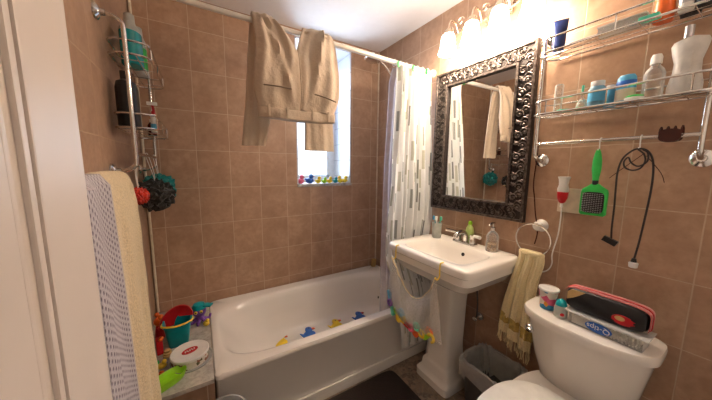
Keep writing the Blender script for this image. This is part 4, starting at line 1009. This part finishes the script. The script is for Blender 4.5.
# swab box, upside down
Rb = Matrix.Rotation(math.radians(-2), 3, 'Z')
bo = V((-.165, -1.775, TZ))
def bp(x, y, z): return bo+Rb @ V((x, y, z))
t = thing('cotton_swab_box', 'clear plastic box of cotton swabs lying upside down on the toilet tank', 'box', bo)
b = nb(); box(b, bp(0, 0, .0265), (.080, .215, .050), rot=Rb, bev=.003); part(t, 'case', b, 'clear')
b = nb(); box(b, bp(0, 0, .0520), (.100, .240, .005), rot=Rb, bev=.0015); part(t, 'top_flange', b, 'clear')
b = nb(); box(b, bp(0, .055, .026), (.070, .085, .044), rot=Rb, bev=.002); part(t, 'card_sleeve', b, 'milk')
b = nb(); L = [[bp(-.0415+dd, yy, zz+.025) for yy, zz in [(.012+.040*math.cos(k*2*PI/32), .0195*math.sin(k*2*PI/32)) for k in range(32)]] for dd in (.0, -.0012)]; rings(b, L); bd = part(t, 'badge', b, 'blue', label='blue oval badge')
Mt = Matrix.Translation(bp(-.0433, .012, .0245)) @ (Rb @ Matrix(((0, 0, -1), (1, 0, 0), (0, -1, 0))).to_3x3()).to_4x4()
b = textmesh('Q-tips', .0275, .0004, Mt); part(t, 'lettering', b, 'white', sub_of=bd, flat=True)
b = nb(); random.seed(9)
for i in range(10):
    for j in range(6):
        y = -.088+.012*i*.8; z = .008+.006*j; ell(b, bp(-.033+random.uniform(-.003, .003), y-.004+random.uniform(-.002, .002), z), (.005, .0026, .0026), 8)
sw = part(t, 'cotton_swabs', b, 'milk'); sw['kind'] = 'stuff'
b = nb(); box(b, bp(.004, -.045, .021), (.055, .10, .030), rot=Rb); part(t, 'swab_sticks', b, 'milk')
# pouch
Rp = Matrix.Rotation(math.radians(0), 3, 'Z'); po = V((-.150, -1.762, TZ+.0560))
t = thing('zipper_pouch', 'black and pink zip pouch lying on the cotton swab box', 'pouch', po)
def pring(x, s, hh):     # ring across y-z at pouch depth x
    out = []
    for p in sup((0, 0), 1, 1, 0, 56, 5): out.append(po+V((x, p.x*.120*s, .046+p.y*.046*hh)))
    return out
b = nb(); rings(b, [pring(-.040, .90, .86), pring(-.036, .96, .95), pring(-.020, 1., 1.0), pring(.0, 1.005, 1.01)], cap1=False)
rings(b, [pring(.0, 1.005, 1.01), pring(.02, 1., 1.), pring(.034, .9, .88)], cap0=False)
part(t, 'body', b, 'black')
M['pinkf'] = fabric('dotted_pink_fabric', (.62, .16, .15), 90, .2, .3)
b = nb()
for x0_, x1_ in ((-.034, -.012), (-.004, .018)):
    def pr_(f, x): return [po+V((x, p.x*.120*f, .046+p.y*.046*f)) for p in sup((0, 0), 1, 1, 0, 56, 5)][2:32]
    A, B = pr_(1.035, x0_), pr_(1.035, x1_)
    va = [b.verts.new(p) for p in A]; vb = [b.verts.new(p) for p in B]
    for k in range(len(va)-1): b.faces.new((va[k], va[k+1], vb[k+1], vb[k]))
part(t, 'gusset', b, 'pinkf', label='pink fabric gusset', solid=.002)
b = nb(); tube(b, [po+V((-.008, p.x*.122*1.02, .046+p.y*.0465*1.03)) for p in sup((0, 0), 1, 1, 0, 56, 5)[2:32]], .0032, n=6); part(t, 'zipper', b, 'red', label='dark red zipper')
b = nb(); L = [[po+V((dd, y, z)) for y, z in ((.112, .038), (.112, .070), (.100, .084), (.055, .085), (.070, .070), (.090, .052))] for dd in (-.0385, -.0415)]; rings(b, L); part(t, 'patch', b, 'cream', label='tan spotted patch')
b = nb(); L = [[po+V((dd, -.058+.030*math.cos(k*2*PI/20)*(1+.15*math.sin(3*k)), .030+.018*math.sin(k*2*PI/20))) for k in range(20)] for dd in (-.039, -.0425)]; rings(b, L); part(t, 'print_motif', b, 'red', label='red and tan printed flower shape')
b = nb(); L = [[po+V((dd, -.050+.014*math.cos(k*2*PI/16), .034+.009*math.sin(k*2*PI/16))) for k in range(16)] for dd in (-.041, -.0435)]; rings(b, L); part(t, 'print_centre', b, 'cream')

# ================================================================== OUTLET, AIR FRESHENER, TOWEL RING
t = thing('outlet_plate', 'ivory double outlet plate on the right wall behind the hairbrush', 'outlet', (0, -1.573, 1.222))
b = nb(); box(b, (-.0035, -1.573, 1.222), (.006, .125, .115), bev=.003); part(t, 'plate', b, 'ivory')
for y in (-1.605, -1.605):
    pass
b = nb()
for z in (1.197, 1.247): rings(b, [sup((0, 0), 1, 1, 0, 20, 4)] and [[V((dd, -1.605+.014*p.x, z+.014*p.y)) for p in sup((0, 0), 1, 1, 0, 20, 3)] for dd in (-.006, -.008)])
part(t, 'socket', b, 'ivory')
t = thing('plug_in_freshener', 'red and white plug in air freshener on the outlet plate', 'air freshener', (-.01, -1.538, 1.27))
b = nb(); rings(b, [sup((-.030, -1.536), .016, .020, 1.262, 32, 3), sup((-.030, -1.536), .018, .022, 1.275, 32, 3), sup((-.030, -1.536), .015, .017, 1.295, 32, 3), sup((-.030, -1.536), .016, .019, 1.318, 32, 3), sup((-.030, -1.536), .018, .024, 1.333, 32, 3), sup((-.030, -1.536), .014, .020, 1.334, 32, 3)]); part(t, 'housing', b, 'white')
b = nb(); rings(b, [sup((-.030, -1.536), .004, .004, 1.208, 32, 2), sup((-.030, -1.536), .012, .013, 1.214, 32, 2), sup((-.030, -1.536), .017, .0195, 1.232, 32, 2.3), sup((-.030, -1.536), .017, .021, 1.262, 32, 2.8)]); part(t, 'refill', b, 'red', label='red liquid refill')
b = nb(); cyl(b, (-.030, -1.536, 1.19), (-.030, -1.536, 1.21), .007, .004); part(t, 'nozzle', b, 'white')
b = nb(); tube(b, [(-.022, -1.532, 1.20), (-.015, -1.533, 1.15), (-.010, -1.528, 1.05), (-.008, -1.512, .95), (-.008, -1.515, .90), (-.010, -1.50, .86), (-.012, -1.46, .835), (-.012, -1.42, .835)], .003, n=8, sm=6)
single('white_cable', b, 'white', 'thin white cable hanging down the wall beside the towel ring', 'cable', (-.012, -1.53, 1.2))

t = thing('towel_ring', 'white ceramic towel ring on the wall to the right of the mirror', 'towel ring', (0, -1.448, 1.08))
b = nb(); lathe(b, [(.030, 0), (.032, .006), (.026, .016), (.018, .026), (.020, .036), (.024, .046), (.018, .056), (.001, .058)], (-.001, -1.452, 1.082), ax=(-1, 0, 0)); part(t, 'mount', b, 'ceramic')
ringc = V((-.055, -1.440, 1.012)); Rr = Matrix.Rotation(.15, 3, 'Z')
b = nb(); tube(b, [ringc+V((0, .080*math.cos(k*2*PI/40), .080*math.sin(k*2*PI/40))) for k in range(40)], .0045, n=8, closed=True); part(t, 'ring', b, 'chrome')
# hand towel
t = thing('hand_towel', 'yellow fringed hand towel hanging from the towel ring', 'towel', (-.055, -1.44, .94))
K = [(.058, .030, .945, 0), (.060, .032, .90, 0), (.062, .036, .78, .0), (.078, .040, .62, .0), (.084, .040, .50, .0), (.086, .038, .44, 0)]
cyk = [-1.440, -1.442, -1.420, -1.404, -1.397, -1.395]
P = smooth([V((k[0], k[1], k[2])) for k in K], 8); Q = smooth([V((c_, 0, 0)) for c_ in cyk], 8); L = []
for i, (p, q_) in enumerate(zip(P, Q)):
    row = []; s = i/(len(P)-1)
    for k in range(96):
        a = 2*PI*k/96; cu, su = math.cos(a), math.sin(a); sx_ = math.copysign(abs(cu)**.8, cu)
        f = (.010*math.sin(sx_*9+1)+.006*math.sin(sx_*19+2+s*2))*(.5+s*.7)
        row.append(V((-.058+p.y*.62*math.copysign(abs(su)**.7, su)-(f if su < 0 else f*.4)*(1-abs(sx_)**6), q_.x+p.x*sx_, p.z-.06*(1-s)*0-.035*sx_*s*-1)))
    L.append(row)
b = nb(); rings(b, L); part(t, 'cloth', b, 'ytowel2')
b = nb(); L = []
for p_, z_, g in ((.0585, .940, .004), (.0585, .952, .006), (.055, .962, .0), (.050, .964, -.01)):
    L.append([V((-.055+(.020+g)*math.copysign(abs(math.sin(2*PI*k/48))**.7, math.sin(2*PI*k/48)), -1.440+p_*math.copysign(abs(math.cos(2*PI*k/48))**.8, math.cos(2*PI*k/48)), z_-.012+.010*math.cos(4*PI*k/48)*0)) for k in range(48)])
rings(b, L); part(t, 'fold', b, 'ytowel2')
b = nb(); L = []
for z_, w_ in ((.500, .0845), (.505, .0865), (.555, .083), (.560, .0815)):
    row = []
    for k in range(96):
        a = 2*PI*k/96; cu, su = math.cos(a), math.sin(a); sx_ = math.copysign(abs(cu)**.8, cu); s = (.945-z_)/.505
        f = (.010*math.sin(sx_*9+1)+.006*math.sin(sx_*19+2+s*2))*(.5+s*.7)
        row.append(V((-.058+.0265*math.copysign(abs(su)**.7, su)-(f if su < 0 else f*.4)*(1-abs(sx_)**6), -1.3985+w_*sx_, z_+.035*sx_*s)))
    L.append(row)
rings(b, L, cap0=False, cap1=False); part(t, 'woven_band', b, 'yband', label='darker gold woven band')
b = nb(); random.seed(2)
for k in range(46):
    sx_ = -1+2*k/45; y = -1.395+.085*sx_; z = .44+.035*sx_; x = -.058-random.uniform(.0, .022)-(.010*math.sin(sx_*9+1))*1.1
    tube(b, [(x, y, z+.01), (x+random.uniform(-.004, .004), y+random.uniform(-.003, .003), z-.03), (x+random.uniform(-.006, .006), y+random.uniform(-.006, .006), z-.062)], .0017, n=5)
fg = part(t, 'fringe', b, 'ytowel2'); fg['kind'] = 'stuff'

# ================================================================== HANGING THINGS ON THE RIGHT RACK BAR
def hook(label, y, z0=1.487, z1=1.442):
    b = nb(); x = -.08
    tube(b, [(x+.010, y, z0-.006), (x+.009, y, z0+.006), (x, y, z0+.0095), (x-.010, y, z0+.004), (x-.010, y, z0-.012), (x-.006, y, z1+.012), (x-.008, y, z1), (x-.016, y, z1-.001), (x-.020, y, z1+.010)], .0021, n=6, sm=4)
    return single('s_hook', b, 'white', label, 'hook', (x, y, z0), 'hooks on the rack bar')
hook('white hook on the rack bar holding the green hairbrush', -1.664); hook('white hook on the rack bar holding the dark cable', -1.778)
# brush
bx, by = -.094, -1.664
t = thing('hairbrush', 'green paddle hairbrush hanging from the rack bar', 'hairbrush', (bx, by, 1.30))
b = nb(); L = []
for z, wy, wx in ((1.322, .010, .009), (1.335, .011, .009), (1.37, .0155, .011), (1.405, .015, .010), (1.43, .011, .008), (1.446, .007, .006), (1.452, .003, .003)): L.append([V((bx+wx*math.cos(2*PI*k/20), by+wy*math.sin(2*PI*k/20)-(1.44-z)*.02, z)) for k in range(20)])
rings(b, L); part(t, 'handle', b, 'green')
b = nb(); L = []
for z, wy, wx in ((1.306, .0095, .0085), (1.324, .0102, .0092)): L.append([V((bx+wx*math.cos(2*PI*k/20), by-.0025+wy*math.sin(2*PI*k/20), z)) for k in range(20)])
rings(b, L); part(t, 'collar', b, 'black')
ol = [(-.012, 1.310), (-.022, 1.300), (-.040, 1.287), (-.043, 1.275), (-.043, 1.185), (-.036, 1.178), (.036, 1.178), (.043, 1.185), (.043, 1.275), (.040, 1.287), (.022, 1.300), (.012, 1.310)]
b = nb(); rings(b, [[V((bx+dd, by-.004+a*f, 1.24+(z-1.24)*f)) for a, z in ol] for dd, f in ((-.006, .96), (-.004, 1.), (.006, 1.), (.009, .94))]); part(t, 'paddle', b, 'green')
b = nb(); rings(b, [[V((bx+dd, by-.004+p.x, 1.232+p.y)) for p in sup((0, 0), .035*f, .044*f, 0, 40, 5)] for dd, f in ((-.0062, 1.), (-.010, .97), (-.011, .8))]); part(t, 'bristle_pad', b, 'black')
b = nb()
for i in range(9):
    for j in range(11): y, z = by-.004-.030+.0075*i, 1.195+.0074*j; tube(b, [(bx-.010, y, z), (bx-.022, y, z)], .0011, n=4); ell(b, (bx-.0225, y, z), (.0018, .0018, .0018), 6)
br = part(t, 'bristles', b, M['silver']); br['kind'] = 'stuff'
# cable
t = thing('hair_tool_cord', 'dark red black cable looped on a hook with a plug hanging down', 'cable', (-.096, -1.778, 1.44))
hy, hx = -1.778, -.098
b = nb(); tube(b, [(hx, -1.738, 1.095), (hx, -1.735, 1.14), (hx, -1.734, 1.22), (hx, -1.731, 1.30), (hx, -1.730, 1.36), (hx, -1.739, 1.41), (hx, -1.760, 1.438), (hx, hy, 1.446), (hx, -1.798, 1.440), (hx, -1.814, 1.415), (hx, -1.822, 1.37), (hx, -1.824, 1.30), (hx, -1.820, 1.20), (hx, -1.814, 1.10), (hx, -1.808, 1.035)], .0032, n=8, sm=6)
tube(b, [(hx-.004, hy, 1.443), (hx-.007, -1.795, 1.425), (hx-.006, -1.800, 1.40), (hx-.004, -1.79, 1.375), (hx-.006, -1.770, 1.367), (hx-.007, -1.750, 1.378), (hx-.005, -1.745, 1.40), (hx-.004, -1.755, 1.415), (hx-.006, -1.765, 1.395), (hx-.006, -1.785, 1.382), (hx-.004, -1.805, 1.40), (hx-.003, -1.803, 1.43), (hx-.003, -1.79, 1.442)], .0028, n=8, sm=6)
part(t, 'cord', b, 'black_cord')
b = nb(); tube(b, [(hx+.002, -1.795, 1.43), (hx+.002, -1.73, 1.36), (hx+.002, -1.708, 1.335)], .0012, n=5, sm=4); tube(b, [(hx+.002, -1.80, 1.42), (hx+.002, -1.84, 1.36), (hx+.002, -1.852, 1.325)], .0012, n=5, sm=4); part(t, 'wire_tie', b, 'brownred')
b = nb(); box(b, (hx, -1.735, 1.086), (.018, .046, .022), rot=Matrix.Rotation(.42, 3, 'X'), bev=.003); part(t, 'adapter_plug', b, 'black')
b = nb(); cyl(b, (hx, -1.808, 1.036), (hx, -1.808, 1.022), .006, .009); part(t, 'strain_relief', b, 'black')
b = nb(); lathe(b, [(.010, 0), (.0125, .002), (.0135, .018), (.010, .021)], (hx, -1.808, 1.000)); part(t, 'plug_body', b, 'white', label='white plug end')
# claw clip
kx, ky, kz = -.085, -1.848, 1.488
t = thing('hair_claw_clip', 'dark brown hair claw clip gripping the rack bar', 'hair clip', (kx, ky, kz))
for s in (-1, 1):
    b = nb(); rings(b, [[V((kx+s*(.006+.008*(1-((p.y)**2)))+dd*s, ky+p.x, kz+.0+p.y*1)) for p in sup((0, 0), .026, .022, 0, 28, 3)] for dd in (0, .004)])
    for k in range(4): y = ky-.024+.016*k; tube(b, [(kx+s*.015, y, kz+.008), (kx+s*.014, y, kz+.022), (kx+s*.004, y, kz+.031)], .0035, n=6, r1=.002)
    part(t, 'jaw', b, 'brownred')
b = nb(); cyl(b, (kx, ky-.018, kz-.015), (kx, ky+.018, kz-.015), .005); part(t, 'spring', b, 'black')

# wires along the mirror
b = nb(); tube(b, [(-.012, -1.395, 1.95), (-.012, -1.402, 1.80), (-.014, -1.396, 1.62), (-.012, -1.404, 1.45), (-.014, -1.400, 1.30), (-.012, -1.41, 1.22), (-.02, -1.425, 1.14), (-.014, -1.440, 1.05), (-.014, -1.432, .98)], .0028, n=8, sm=7)
single('brown_cable', b, 'brownred', 'thin dark cable running down the wall beside the mirror frame', 'cable', (-.012, -1.40, 1.4))

# ================================================================== FLOOR THINGS
b = nb(); rings(b, [sup((-.90, -1.07), .455, .245, z, 96, 14) for z in (.001, .010)]+[sup((-.90, -1.07), .448, .238, .016, 96, 14)])
single('bath_mat', b, 'mat', 'dark brown bath mat on the floor in front of the tub', 'bath mat', (-.93, -1.07, 0))
cx, cy = -1.462, -.925
t = thing('plastic_pail', 'translucent round pail on the floor in front of the tub ledge corner', 'pail', (cx, cy, 0))
b = nb(); lathe(b, [(.075, 0), (.078, .004), (.091, .292), (.097, .295), (.097, .303), (.090, .303), (.076, .010), (.001, .009)], (cx, cy, 0), n=48); part(t, 'tub', b, 'frost')
b = nb(); tube(b, [V((cx+.096*math.cos(k*PI/16), cy-.02-.08*math.sin(k*PI/16), .307)) for k in range(17)], .0035, n=6); part(t, 'handle', b, 'white')
